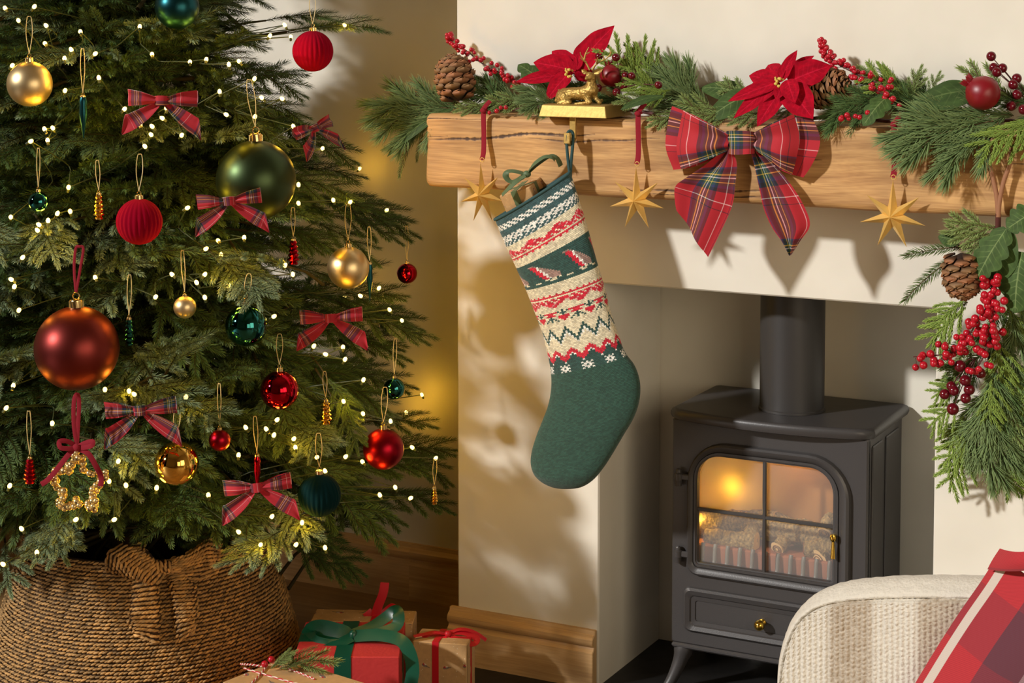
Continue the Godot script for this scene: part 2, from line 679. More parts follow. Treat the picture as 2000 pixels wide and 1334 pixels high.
func make_stove():
	var zf := -0.055
	var t := thing("stove", "black cast iron stove with arched glass door and flue in the fireplace", "stove")
	var iron: Material = M.cast_iron
	# body: hollow case
	var b := MB.new()
	var x0 := 0.137
	var x1 := 0.5415
	var y0 := 0.103
	var y1 := 0.564
	b.box(Vector3(x0, y0, -0.292), Vector3(x1, y1, -0.280), 0.002)
	b.box(Vector3(x0, y0, -0.284), Vector3(x0 + 0.012, y1, zf - 0.006), 0.002)
	b.box(Vector3(x1 - 0.012, y0, -0.284), Vector3(x1, y1, zf - 0.006), 0.002)
	b.box(Vector3(x0 + 0.01, y0, -0.284), Vector3(x1 - 0.01, y0 + 0.01, zf - 0.006))
	b.box(Vector3(x0 + 0.01, y1 - 0.012, -0.284), Vector3(x1 - 0.01, y1 - 0.002, zf - 0.006))
	# front plate with the door opening
	var s := b.size()
	var hole := door_ring(0.186, 0.268, 0.481, 0.503, 0.052, 0.008)
	var rim := door_ring(x0 + 0.003, y0 + 0.003, x1 - 0.003, y1 - 0.003, 0.004, 0.004)
	var rim0 := door_ring(x0, y0, x1, y1, 0.005, 0.005)
	ring_stack(b, [[hole, zf - 0.012], [rim0, zf - 0.012], [rim0, zf - 0.003], [rim, zf], [hole, zf]], true)
	part("body", b.mesh(35.0), iron, t)
	# right side casting: two shallow panels
	b = MB.new()
	for r in [[-0.268, -0.170], [-0.150, -0.078]]:
		b.prism(MB.round_rect(r[0], 0.13, r[1], 0.545, 0.006, 3), 0.0, 0.004, 0.0025, Transform3D(Basis(Vector3(0, 0, 1), Vector3(0, 1, 0), Vector3(1, 0, 0)), Vector3(x1 - 0.001, 0, 0)))
	part("side_panel", b.mesh(35.0), iron, t)
	b = MB.new()
	b.prism(MB.round_rect(-0.268, 0.13, -0.078, 0.545, 0.006, 3), -0.004, 0.0, 0.0015, Transform3D(Basis(Vector3(0, 0, 1), Vector3(0, 1, 0), Vector3(1, 0, 0)), Vector3(x0 + 0.001, 0, 0)))
	part("side_panel", b.mesh(35.0), iron, t)
	# hob: bowed front, bullnose edge
	var hob := []
	for i in 25:
		var u := i / 24.0
		hob.append(Vector2(lerpf(0.552, 0.128, u), -(0.020 + 0.034 * pow(absf(u * 2 - 1), 2.2))))
	hob = [Vector2(0.135, -0.312), Vector2(0.548, -0.312), Vector2(0.552, -0.308), Vector2(0.552, -0.2), Vector2(0.552, -0.066)] + hob.slice(1, 24) + [Vector2(0.128, -0.066), Vector2(0.128, -0.2), Vector2(0.128, -0.306)]
	var mid := Vector2(0.34, -0.17)
	var rows := []
	for st in [[0.0, 0.5615], [0.955, 0.5615], [0.985, 0.5635], [1.0, 0.5705], [0.996, 0.577], [0.982, 0.5815], [0.955, 0.584], [0.0, 0.5842]]:
		var row := PackedVector3Array()
		for q in hob:
			var p: Vector2 = mid + (q - mid) * Vector2(1.0 - (1.0 - st[0]) * 1.0, 1.0 - (1.0 - st[0]) * 1.0)
			row.append(Vector3(p.x, st[1], p.y))
		rows.append(row)
	b = MB.new()
	b.grid(rows, 1, 1, true, true)
	part("hob", b.mesh(45.0), iron, t)
	# flue
	b = MB.new()
	b.lathe([Vector2(0.0, 0.5845), Vector2(0.0665, 0.5845), Vector2(0.0665, 0.589), Vector2(0.0645, 0.5905), Vector2(0.0645, 0.8345), Vector2(0.0, 0.8345)], 48, Transform3D(Basis(), Vector3(0.353, 0, -0.158)))
	part("flue_pipe", b.mesh(35.0), M.flue_black, t)
	# door: stepped ring, then bars, glass, hinges and handle
	b = MB.new()
	var stack := []
	for q in [[0.0, -0.010], [0.0, 0.003], [0.10, 0.0035], [0.13, 0.006], [0.30, 0.006], [0.34, 0.0035], [0.38, 0.007], [0.55, 0.0105], [0.78, 0.012], [0.92, 0.009], [1.0, 0.002], [1.0, 0.0]]:
		var w: float = q[0]
		stack.append([door_ring(lerpf(0.1925, 0.1716, w), lerpf(0.276, 0.2487, w), lerpf(0.4740, 0.5103, w), lerpf(0.4965, 0.5244, w), lerpf(0.048, 0.085, w), lerpf(0.006, 0.024, w)), zf + q[1]])
	ring_stack(b, stack, true)
	var door := part("door", b.mesh(30.0), iron, t)
	part("mullion", box_mesh(Vector3(0.3295, 0.272, zf - 0.006), Vector3(0.3365, 0.500, zf + 0.002), 0.0012), iron, door)
	part("mullion", box_mesh(Vector3(0.188, 0.381, zf - 0.006), Vector3(0.478, 0.388, zf + 0.0015), 0.0012), iron, door)
	b = MB.new()
	b.prism(door_ring(0.187, 0.270, 0.480, 0.502, 0.053, 0.006), zf - 0.0095, zf - 0.0065, 0.0)
	part("pane", b.mesh(30.0), M.pane_glass, door)
	for hy in [0.446, 0.288]:
		b = MB.new()
		b.lathe([Vector2(0, -0.018), Vector2(0.0062, -0.017), Vector2(0.0072, -0.006), Vector2(0.0085, -0.004), Vector2(0.0085, 0.008), Vector2(0.0055, 0.010), Vector2(0.0055, 0.015), Vector2(0.003, 0.018), Vector2(0, 0.018)], 14, Transform3D(Basis(), Vector3(0.1545, hy, zf + 0.009)))
		b.box(Vector3(0.154, hy - 0.004, zf + 0.004), Vector3(0.178, hy + 0.008, zf + 0.012), 0.002)
		part("hinge", b.mesh(40.0), iron, door)
	b = MB.new()
	b.lathe([Vector2(0, 0.0), Vector2(0.0045, 0.001), Vector2(0.0048, 0.003), Vector2(0.003, 0.028), Vector2(0.0027, 0.034), Vector2(0.0055, 0.037), Vector2(0.0066, 0.0425), Vector2(0.0050, 0.048), Vector2(0.0, 0.0495)], 18, Transform3D(Basis(), Vector3(0.4795, 0.327, zf + 0.018)))
	b.tube([Vector3(0.4795, 0.3695, zf), Vector3(0.4795, 0.3695, zf + 0.018)], 0.004, 8)
	part("door_handle", b.mesh(40.0), M.brass, door)
	# ash drawer
	b = MB.new()
	stack = []
	for q in [[0.0, -0.003], [0.10, -0.0025], [0.14, 0.002], [0.42, 0.003], [0.5, 0.006], [0.8, 0.0085], [0.95, 0.005], [1.0, 0.0]]:
		var w: float = q[0]
		stack.append([door_ring(lerpf(0.193, 0.164, w), lerpf(0.158, 0.131, w), lerpf(0.489, 0.518, w), lerpf(0.1925, 0.2235, w), lerpf(0.004, 0.014, w), lerpf(0.004, 0.014, w), 4), zf + q[1]])
	ring_stack(b, stack)
	s = b.size()
	var inner: Array = stack[0][0]
	b.box(Vector3(0.192, 0.157, zf + 0.0002), Vector3(0.490, 0.1935, zf + 0.0006))
	var drawer := part("drawer", b.mesh(35.0), iron, t)
	b = MB.new()
	b.lathe([Vector2(0, 0), Vector2(0.0075, 0.0005), Vector2(0.0075, 0.003), Vector2(0.0042, 0.005), Vector2(0.0042, 0.010), Vector2(0.0085, 0.013), Vector2(0.0108, 0.019), Vector2(0.0095, 0.025), Vector2(0.005, 0.029), Vector2(0, 0.0298)], 20, Transform3D(Basis(Vector3(1, 0, 0), Vector3(0, 0, 1), Vector3(0, -1, 0)), Vector3(0.332, 0.1735, zf)))
	part("knob", b.mesh(50.0), M.brass, drawer)
	# foot rail and legs
	b = MB.new()
	b.box(Vector3(0.139, 0.094, -0.288), Vector3(0.5395, 0.1045, zf + 0.006), 0.0035)
	part("foot_rail", b.mesh(35.0), iron, t)
	for q in [[0.165, -0.072, -1.0, 1.0], [0.514, -0.072, 1.0, 1.0], [0.165, -0.26, -1.0, -1.0], [0.514, -0.26, 1.0, -1.0]]:
		b = MB.new()
		var pts := []
		var rad := []
		for k in 13:
			var u := k / 12.0
			var out := 0.004 + 0.006 * sin(u * PI * 0.9) + 0.030 * pow(u, 2.4)
			pts.append(Vector3(q[0] + q[2] * out, lerpf(0.096, 0.006, u), q[1] + q[3] * out * 0.8))
			rad.append(lerpf(0.0185, 0.0095, pow(u, 0.8)) + 0.003 * exp(-pow((u - 0.12) * 9, 2)))
		pts.append(pts[-1] + Vector3(q[2] * 0.004, -0.002, q[3] * 0.003))
		rad.append(0.006)
		b.tube(pts, rad, 14)
		part("leg", b.mesh(50.0), iron, t)
	# inside: lit screen, lamp behind it, ember bed, bars and moulded logs
	part("flame_screen", box_mesh(Vector3(0.150, 0.30, -0.176), Vector3(0.528, 0.552, -0.173)), M.flame_screen, t)
	b = MB.new()
	b.ball(Vector3(0.222, 0.405, -0.212), 0.012, 16, 10)
	var lamp := part("unseen_lamp_bulb", b.mesh(60.0), M.stove_lamp, t)
	var l := OmniLight3D.new()
	l.name = "lamp_light"
	l.position = Vector3(0.222, 0.405, -0.196)
	l.light_color = rgb(255, 220, 130)
	l.light_energy = 0.035
	l.light_size = 0.012
	l.omni_range = 4.0
	l.omni_attenuation = 2.0
	l.shadow_enabled = true
	t.add_child(l)
	b = MB.new()
	b.ball(Vector3(0.162, 0.345, -0.120), 0.007, 14, 8)  # unseen bulb behind the door frame, placed to light the logs from the left
	part("unseen_lamp_bulb", b.mesh(60.0), M.stove_lamp, t)
	b = MB.new()
	b.ball(Vector3(0.36, 0.519, -0.112), 0.008, 14, 8)  # unseen bulb behind the top of the door, placed to light screen and logs
	part("unseen_lamp_bulb", b.mesh(60.0), M.stove_lamp, t)
	l = OmniLight3D.new()
	l.name = "unseen_top_lamp_light"
	l.position = Vector3(0.36, 0.508, -0.112)
	l.light_color = rgb(255, 214, 150)
	l.light_energy = 0.009
	l.light_size = 0.008
	l.omni_range = 4.0
	l.omni_attenuation = 2.0
	l.shadow_enabled = true
	t.add_child(l)
	l = OmniLight3D.new()
	l.name = "unseen_side_lamp_light"
	l.position = Vector3(0.170, 0.348, -0.112)
	l.light_color = rgb(255, 206, 96)
	l.light_energy = 0.006
	l.light_size = 0.008
	l.omni_range = 4.0
	l.omni_attenuation = 2.0
	l.shadow_enabled = true
	t.add_child(l)
	part("ember_bed", box_mesh(Vector3(0.150, 0.262, -0.172), Vector3(0.528, 0.304, -0.085), 0.003), M.ember_bed, t)
	for k in 14:
		b = MB.new()
		var bx := 0.168 + k * 0.0265
		b.tube([Vector3(bx, 0.308, -0.083), Vector3(bx, 0.300, -0.079), Vector3(bx, 0.278, -0.077), Vector3(bx, 0.270, -0.074), Vector3(bx, 0.266, -0.066)], 0.0042, 8)
		part("grate_bar", b.mesh(50.0), M.grate_grey, t)
	var ln := nz(31, 40.0, 3)
	# [from, to, radius]
	for q in [[Vector3(0.165, 0.330, -0.140), Vector3(0.325, 0.348, -0.150), 0.026], [Vector3(0.19, 0.312, -0.112), Vector3(0.30, 0.318, -0.105), 0.017], [Vector3(0.31, 0.345, -0.150), Vector3(0.50, 0.325, -0.142), 0.025], [Vector3(0.285, 0.315, -0.105), Vector3(0.282, 0.363, -0.150), 0.014], [Vector3(0.40, 0.318, -0.108), Vector3(0.49, 0.322, -0.130), 0.018], [Vector3(0.43, 0.303, -0.098), Vector3(0.446, 0.318, -0.14), 0.020], [Vector3(0.345, 0.312, -0.100), Vector3(0.352, 0.328, -0.14), 0.013], [Vector3(0.436, 0.352, -0.118), Vector3(0.442, 0.375, -0.150), 0.016], [Vector3(0.475, 0.336, -0.108), Vector3(0.482, 0.352, -0.145), 0.015]]:
		b = MB.new()
		var rws := []
		var fr := frame(q[0], q[1] - q[0], Vector3(0.2, 0.3, 1))
		var ll: float = (q[1] - q[0]).length()
		for i in 15:
			var row := PackedVector3Array()
			for k in 16:
				var a := TAU * k / 16
				var p: Vector3 = fr * Vector3(cos(a) * q[2], ll * i / 14.0, sin(a) * q[2])
				row.append(p + (p - fr * Vector3(0, ll * i / 14.0, 0)).normalized() * ln.get_noise_3dv(p) * 0.006)
			rws.append(row)
		b.grid(rws, 1, 1, true, true)
		var log_part := part("log", b.mesh(50.0), M.bark, t)
		for e in 2:
			b = MB.new()
			b.fan(rws[0 if e == 0 else -1], q[e] + fr.basis.y * (-0.002 if e == 0 else 0.002))
			part("cut_end", b.mesh(30.0), M.cut_wood, log_part)
		for rr in [0.35, 0.65]:
			b = MB.new()
			var ring := []
			for k in 25:
				var a := TAU * k / 24
				ring.append(fr * Vector3(cos(a) * q[2] * rr, -0.002, sin(a) * q[2] * rr))
			b.tube(ring, 0.0009, 5, false)
			part("growth_ring", b.mesh(50.0), M.log_ring, log_part)


# ---------------------------------------------------------------- sheets: rows of points with smooth normals
func sheet(rows: Array, us := 1.0, vs := 1.0, cols: Array = [], u0 := 0.0, v0 := 0.0) -> ArrayMesh:
	var nr := rows.size()
	var nc: int = rows[0].size()
	var v := PackedVector3Array()
	var n := PackedVector3Array()
	var uv := PackedVector2Array()
	var c := PackedColorArray()
	var idx := PackedInt32Array()
	for i in nr:
		for j in nc:
			var a: Vector3 = rows[mini(i + 1, nr - 1)][j] - rows[maxi(i - 1, 0)][j]
			var b: Vector3 = rows[i][mini(j + 1, nc - 1)] - rows[i][maxi(j - 1, 0)]
			var nn := b.cross(a)
			v.append(rows[i][j])
			n.append(nn.normalized() if nn.length_squared() > 1e-20 else Vector3(0, 0, 1))
			uv.append(Vector2(u0 + us * j / (nc - 1), v0 + vs * i / (nr - 1)))
			if cols.size() > 0:
				c.append(cols[i][j])
	for i in nr - 1:
		for j in nc - 1:
			var k := i * nc + j
			# clockwise seen from the side of the normal b x a
			idx.append_array([k, k + nc, k + nc + 1, k, k + nc + 1, k + 1])
	var arr := []
	arr.resize(Mesh.ARRAY_MAX)
	arr[Mesh.ARRAY_VERTEX] = v
	arr[Mesh.ARRAY_NORMAL] = n
	arr[Mesh.ARRAY_TEX_UV] = uv
	if cols.size() > 0:
		arr[Mesh.ARRAY_COLOR] = c
	arr[Mesh.ARRAY_INDEX] = idx
	var am := ArrayMesh.new()
	am.add_surface_from_arrays(Mesh.PRIMITIVE_TRIANGLES, arr)
	return am


# ---------------------------------------------------------------- needled sprays
class Needles:
	var v := PackedVector3Array()
	var n := PackedVector3Array()
	var c := PackedColorArray()
	var idx := PackedInt32Array()

	func needle(p: Vector3, dir: Vector3, side: Vector3, l: float, w: float, col: Color, tip_col: Color, bend: Vector3):
		var up := side.cross(dir).normalized()
		var k := v.size()
		var at := [0.0, 0.45, 1.0]
		var wd := [0.55, 1.0, 0.22]
		for i in 3:
			var q: Vector3 = p + dir * l * at[i] + bend * at[i] * at[i] * l
			for s in [-1.0, 1.0]:
				v.append(q + side * s * w * 0.5 * wd[i] - up * w * 0.12)
				n.append((up + side * s * 0.5).normalized())
				c.append(col.lerp(tip_col, at[i]))
		idx.append_array([k, k + 1, k + 3, k, k + 3, k + 2, k + 2, k + 3, k + 5, k + 2, k + 5, k + 4])
		# keep faces on the side of their normals
		var fnm := (v[k + 3] - v[k]).cross(v[k + 1] - v[k])
		if fnm.dot(up) < 0.0:
			for t in range(idx.size() - 12, idx.size(), 3):
				var z := idx[t + 1]; idx[t + 1] = idx[t + 2]; idx[t + 2] = z

	func stem(p: Array, r0: float, r1: float, col: Color):
		var k := v.size()
		for i in p.size():
			var t: Vector3 = (p[mini(i + 1, p.size() - 1)] - p[maxi(i - 1, 0)]).normalized()
			var x := t.cross(Vector3(0.2, 0.1, 0.97)).normalized()
			var y := t.cross(x)
			for j in 5:
				var a := TAU * j / 5
				var o := x * cos(a) + y * sin(a)
				v.append(p[i] + o * lerpf(r0, r1, float(i) / (p.size() - 1)))
				n.append(o)
				c.append(col)
		for i in p.size() - 1:
			for j in 5:
				var a := k + i * 5 + j
				var b := k + i * 5 + (j + 1) % 5
				var quad := [a, b, b + 5, a, b + 5, a + 5]
				if (v[quad[2]] - v[quad[0]]).cross(v[quad[1]] - v[quad[0]]).dot(n[a]) < 0.0:
					quad = [a, b + 5, b, a, a + 5, b + 5]
				idx.append_array(quad)

	func mesh() -> ArrayMesh:
		var arr := []
		arr.resize(Mesh.ARRAY_MAX)
		arr[Mesh.ARRAY_VERTEX] = v
		arr[Mesh.ARRAY_NORMAL] = n
		arr[Mesh.ARRAY_COLOR] = c
		arr[Mesh.ARRAY_INDEX] = idx
		var am := ArrayMesh.new()
		am.add_surface_from_arrays(Mesh.PRIMITIVE_TRIANGLES, arr)
		return am


# needles along a twig p (Array of points); o holds length, width, angle, step, col, tip, wood, flat (0 all round .. 1 combed to both sides), bend
func clothe(b: Needles, p: Array, o: Dictionary, r: RandomNumberGenerator):
	var total := 0.0
	for i in p.size() - 1:
		total += p[i].distance_to(p[i + 1])
	b.stem(p, o.get("stem", 0.0014), 0.0006, o.wood)
	var cnt := int(total / o.step)
	var roll := r.randf() * TAU
	for i in cnt:
		var t := float(i) / cnt
		var f := t * (p.size() - 1)
		var k := mini(int(f), p.size() - 2)
		var at: Vector3 = p[k].lerp(p[k + 1], f - k)
		var dir: Vector3 = (p[k + 1] - p[k]).normalized()
		var x := dir.cross(Vector3(0, 0, 1)).normalized()
		var z := x.cross(dir)
		roll += 2.399 + r.randf_range(-0.3, 0.3)
		var out: Vector3 = x * cos(roll) + z * sin(roll) * (1.0 - 0.75 * o.flat)
		out = out.normalized()
		var ang: float = deg_to_rad(o.angle + r.randf_range(-9, 9)) * (1.0 - 0.55 * pow(t, 6.0))
		var nd: Vector3 = (dir * cos(ang) + out * sin(ang)).normalized()
		var sd: Vector3 = nd.cross(z if absf(nd.dot(z)) < 0.9 else x).normalized()
		var l: float = o.length * r.randf_range(0.8, 1.12) * (0.62 + 0.38 * minf(1.0, t * 8.0)) * (1.0 - 0.25 * pow(t, 8.0))
		var sh := r.randf_range(0.75, 1.2)
		var ca: Color = o.col * sh
		var cb: Color = o.tip * sh
		ca.a = 1.0
		cb.a = 1.0
		b.needle(at, nd, sd, l, o.width, ca, cb, (dir * 0.22 - out * 0.10) * o.bend)


# a spray: y along the branch, z its upper side; about `l` long
func spray(l: float, twigs: int, o: Dictionary, sd: int, droop := 0.12, limb := 0.0, fork := 0.55) -> ArrayMesh:
	var r := RandomNumberGenerator.new()
	r.seed = sd
	var b := Needles.new()
	var path := []
	var sway := r.randf_range(-0.06, 0.06)
	for i in 9:
		var t := i / 8.0
		path.append(Vector3(sway * l * sin(t * 2.6), t * l, -droop * l * t * t + 0.03 * l * sin(t * 3.0)))
	if limb > 0.0:
		b.stem([Vector3(0, -limb, -0.02), Vector3(0, -limb * 0.5, 0), Vector3(0, 0, 0)], 0.005, 0.0028, o.wood)
	clothe(b, path, o, r)
	for k in twigs:
		var t := 0.14 + 0.72 * (k + r.randf_range(-0.2, 0.2)) / twigs
		var f := clampf(t * 8.0, 0.0, 7.99)
		var at: Vector3 = path[int(f)].lerp(path[int(f) + 1], f - int(f))
		var s := -1.0 if k % 2 == 0 else 1.0
		var tl: float = l * fork * (1.0 - 0.62 * t) * r.randf_range(0.85, 1.1)
		var a := deg_to_rad(r.randf_range(36, 52))
		var d := Vector3(sin(a) * s, cos(a), r.randf_range(-0.15, 0.12)).normalized()
		var tp := []
		for i in 5:
			var q := i / 4.0
			tp.append(at + d * tl * q + Vector3(-s * 0.10 * tl * q * q, 0.10 * tl * q * q, -droop * tl * q * q))
		clothe(b, tp, o, r)
	return b.mesh()


func lin(r: int, g: int, b: int) -> Color:
	return rgb(r, g, b).srgb_to_linear()


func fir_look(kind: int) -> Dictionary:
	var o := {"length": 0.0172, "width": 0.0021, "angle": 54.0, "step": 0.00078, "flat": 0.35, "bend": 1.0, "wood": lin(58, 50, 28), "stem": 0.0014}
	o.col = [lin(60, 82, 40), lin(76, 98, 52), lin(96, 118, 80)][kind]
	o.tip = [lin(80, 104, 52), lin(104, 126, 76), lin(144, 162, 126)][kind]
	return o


# ---------------------------------------------------------------- the tree
const TREE := Vector3(-1.0, 0.0, 0.27)
var tree_depth := 0.0


func tree_radius(y: float) -> float:
	var t := clampf((y - 0.2) / 2.2, 0.0, 1.0)
	return lerpf(0.70, 0.04, pow(t, 1.25)) * (1.0 - 0.5 * smoothstep(1.36, 1.6, y))  # crown narrowed above the view so the sun reaches the mantel


# the crown is broad along the wall and shallower towards the room
const SHALLOW := 0.92


func tree_distance(p: Vector3) -> float:
	var q := p - TREE
	return Vector2(q.dot(cam_basis.x), q.dot(cam_basis.x.cross(Vector3.UP)) / SHALLOW).length()


func on_crown(az: float, rr: float, y: float) -> Vector3:   # az 0 to the right, PI/2 towards the camera
	return TREE + cam_basis.x * cos(az) * rr + cam_basis.x.cross(Vector3.UP) * sin(az) * rr * SHALLOW + Vector3(0, y, 0)


# where the line of sight meets the cone of the tree, `out` metres outside it
func on_tree(u: float, v: float, out := 0.0) -> Vector3:
	var d := tree_depth - 0.9
	while d < tree_depth:
		var p := D(u, v, d)
		if tree_distance(p) < tree_radius(p.y) + out:
			return p
		d += 0.01
	return D(u, v, tree_depth - 0.02)


func make_tree():
	var fwd := -cam_basis.z
	tree_depth = (TREE + Vector3(0, 0.7, 0) - CAM).dot(fwd)
	var t := thing("christmas_tree", "tall green artificial fir tree with dense needled branches standing in the woven skirt", "christmas tree", TREE)
	var m := mat("fir_needles", Color.WHITE, 0.65)
	m.metallic_specular = 0.35
	m.vertex_color_use_as_albedo = true
	m.backlight_enabled = true
	m.backlight = Color(0.22, 0.26, 0.12)
	var bark := mat("tree_bark", Color.WHITE, 0.9)
	tri_tex(bark, noise_tex(256, 0.05, 4, rgb(52, 36, 24), rgb(110, 78, 52), 19), 5.0, false)
	var b := MB.new()
	var pts := []
	var rad := []
	for i in 20:
		pts.append(Vector3(0.004 * sin(i * 1.7), i * 0.11, 0.004 * cos(i * 1.1)))
		rad.append(lerpf(0.036, 0.008, i / 19.0))
	b.tube(pts, rad, 12)
	part("trunk", b.mesh(60.0), bark, t)
	var meshes := []
	for k in 9:
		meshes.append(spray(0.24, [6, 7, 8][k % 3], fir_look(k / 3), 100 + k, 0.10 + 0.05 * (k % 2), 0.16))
	# branches that the outline of the tree shows: tip and root as seen, metres in front of the axis
	var shown := [
		[752, 36, 560, 62, 0.0], [664, 22, 520, 40, 0.05], [604, 172, 440, 120, 0.05], [606, 212, 420, 190, 0.1], [566, 276, 430, 200, 0.2],
		[704, 300, 520, 240, 0.05], [712, 326, 500, 330, 0.0], [748, 388, 540, 400, 0.1], [700, 362, 500, 350, 0.15], [822, 446, 640, 395, 0.02], [786, 458, 640, 420, 0.08],
		[802, 412, 620, 390, -0.05], [744, 500, 600, 430, 0.1], [668, 478, 500, 440, 0.2], [794, 560, 620, 580, 0.04], [796, 604, 620, 610, -0.02], [842, 656, 680, 600, 0.04], [830, 628, 660, 590, -0.04],
		[804, 690, 640, 650, 0.06], [782, 664, 620, 670, 0.0], [762, 744, 600, 700, 0.06], [812, 742, 640, 730, -0.05], [846, 816, 690, 830, 0.06], [890, 862, 720, 880, 0.0], [886, 930, 740, 870, -0.04],
		[884, 984, 720, 960, 0.04], [848, 902, 680, 900, 0.08], [796, 1012, 640, 960, 0.06], [744, 1042, 640, 960, 0.12], [720, 1108, 560, 1030, 0.1], [690, 1124, 560, 1060, 0.16], [664, 1060, 520, 1000, 0.2],
		[450, 1100, 560, 1030, 0.56], [510, 1108, 575, 1020, 0.54], [600, 1046, 560, 960, 0.5], [128, 1086, 70, 1010, 0.5], [22, 1150, 10, 1060, 0.45], [98, 1040, 150, 1000, 0.58], [60, 1090, 140, 1010, 0.57],
		[440, 486, 560, 520, 0.5], [490, 560, 420, 500, 0.5], [506, 590, 470, 510, 0.52], [62, 450, 140, 430, 0.5], [110, 500, 80, 440, 0.52], [4, 500, -60, 420, 0.45], [384, 770, 260, 760, 0.6], [200, 790, 270, 750, 0.61],
		[150, 790, 250, 760, 0.6], [440, 810, 340, 790, 0.58], [640, 860, 560, 830, 0.45], [600, 890, 630, 820, 0.46], [345, 640, 300, 720, 0.55], [380, 640, 330, 720, 0.55], [5, 690, -60, 720, 0.5], [60, 670, -20, 720, 0.5],
		[690, 820, 640, 740, 0.35], [700, 880, 650, 780, 0.35], [250, 880, 180, 860, 0.6], [300, 900, 220, 870, 0.6],
	]
	var count := 0
	for s in shown:
		var dd: float = tree_depth - s[4]
		var tip := D(s[0], s[1], dd)
		var root := D(s[2], s[3], dd + (0.15 if s[4] > 0.4 else 0.06))
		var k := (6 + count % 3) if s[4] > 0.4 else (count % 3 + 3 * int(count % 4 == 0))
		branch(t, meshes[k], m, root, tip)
		count += 1
	var r := RandomNumberGenerator.new()
	r.seed = 5
	# the shell: front half and flanks
	var to_cam := PI / 2
	for i in 238:
		var y := 0.30 + 1.25 * pow((i + 0.5) / 238.0, 1.06)
		var az := to_cam + r.randf_range(-1.75, 1.75)
		y = maxf(y, 0.30 + 0.17 * pow(maxf(0.0, sin(az)), 2.0))
		var rr := tree_radius(y) * r.randf_range(0.74, 0.97)
		var tip := on_crown(az, rr, y)
		var out := (on_crown(az, 1.0, 0) - TREE).normalized()
		var d := (out + Vector3(r.randf_range(-0.35, 0.35), lerpf(-0.35, 0.35, (y - 0.2) / 1.3) + r.randf_range(-0.3, 0.25), r.randf_range(-0.35, 0.35))).normalized()
		tip = clear_of_wall(tip)
		branch(t, meshes[r.randi_range(0, 6)], m, tip - d * r.randf_range(0.19, 0.27), tip)
	# deep foliage and the far side: nobody could count it
	var where := [[], []]
	for i in 1200:
		var y := 0.24 + 1.95 * r.randf()
		var deep := i < 900
		var az := to_cam + (r.randf_range(-1.9, 1.9) if deep else r.randf_range(1.6, TAU - 1.6))
		y = maxf(y, 0.26 + 0.15 * maxf(0.0, sin(az)))
		var rr := tree_radius(y) * (r.randf_range(0.28, 0.78) if deep else r.randf_range(0.55, 0.95))
		var out := (on_crown(az, 1.0, 0) - TREE).normalized()
		var tip := clear_of_wall(on_crown(az, rr, y))
		var d := (out + Vector3(r.randf_range(-0.6, 0.6), r.randf_range(-0.5, 0.5), r.randf_range(-0.6, 0.6))).normalized()
		where[i % 2].append(frame(tip - d * 0.22 - TREE, d, Vector3(r.randf_range(-0.4, 0.4), 1, r.randf_range(-0.4, 0.4)), r.randf_range(0.85, 1.1)))
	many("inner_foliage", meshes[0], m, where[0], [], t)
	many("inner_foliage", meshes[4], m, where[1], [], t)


func clear_of_wall(p: Vector3) -> Vector3:
	p.z = maxf(p.z, BACK + 0.05)
	if p.z < 0.03 and p.x > BREAST_L - 0.04:
		p.x = BREAST_L - 0.04
	return p


func branch(t: Node3D, mesh: Mesh, m: Material, root: Vector3, tip: Vector3):
	var l := root.distance_to(tip)
	part("branch", mesh, m, t, frame(root - t.position, tip - root, Vector3(0.0, 1.0, 0.25), l / 0.24))


# ---------------------------------------------------------------- woven skirt round the foot of the tree
const BASKET := Vector3(-0.9495, 0.0, 0.262)


func basket_radius(y: float) -> float:
	return lerpf(0.334, 0.252, pow(clampf(y / 0.275, 0.0, 1.0), 0.85)) + 0.006 * sin(y * 13.0)


func on_basket(u: float, v: float, out: float) -> Vector3:
	var d := 3.3
	while d < 4.0:
		var p := D(u, v, d)
		if Vector2(p.x - BASKET.x, p.z - BASKET.z).length() < basket_radius(p.y) + out:
			return p
		d += 0.002
	return D(u, v, 3.9)


# cord stitches: one slanted strand each
func stitch_mesh() -> ArrayMesh:
	var b := MB.new()
	var rows := []
	for i in 7:
		var t := i / 6.0
		var row := PackedVector3Array()
		for k in 6:
			var a := TAU * k / 6
			var w := sqrt(maxf(0.0, 1.0 - pow(t * 2 - 1, 2))) * 0.92 + 0.05
			row.append(Vector3((t - 0.5), cos(a) * w * 0.19, sin(a) * w * 0.19 + 0.06 * (1.0 - pow(t * 2 - 1, 2))))
		rows.append(row)
	b.grid(rows, 1, 1, true, true)
	return b.mesh(70.0)


func weave(parent: Node, at: Array, along: Array, out: Array, stitch: Mesh, m: Material, r: RandomNumberGenerator, l: float, tone_up := 1.0):
	var where := []
	var tint := []
	var tone := nz(55, 6.0, 2)
	for i in at.size():
		var z: Vector3 = out[i]
		var x: Vector3 = along[i].rotated(z, 0.34 + r.randf_range(-0.12, 0.12))
		var y := z.cross(x)
		var s := l * r.randf_range(0.9, 1.15)
		where.append(Transform3D(Basis(x * s, y * s * 0.95, z * s * r.randf_range(0.85, 1.25)), at[i] + z * r.randf_range(-0.001, 0.0012)))
		var g := tone_up * r.randf_range(0.62, 1.25) * (1.0 + 0.25 * tone.get_noise_3dv(at[i]))
		var c := lin(192, 148, 88).lerp(lin(156, 124, 80), r.randf()) * g
		tint.append(Color(c.r, c.g, c.b, 1.0))
	many("weave", stitch, m, where, tint, parent)


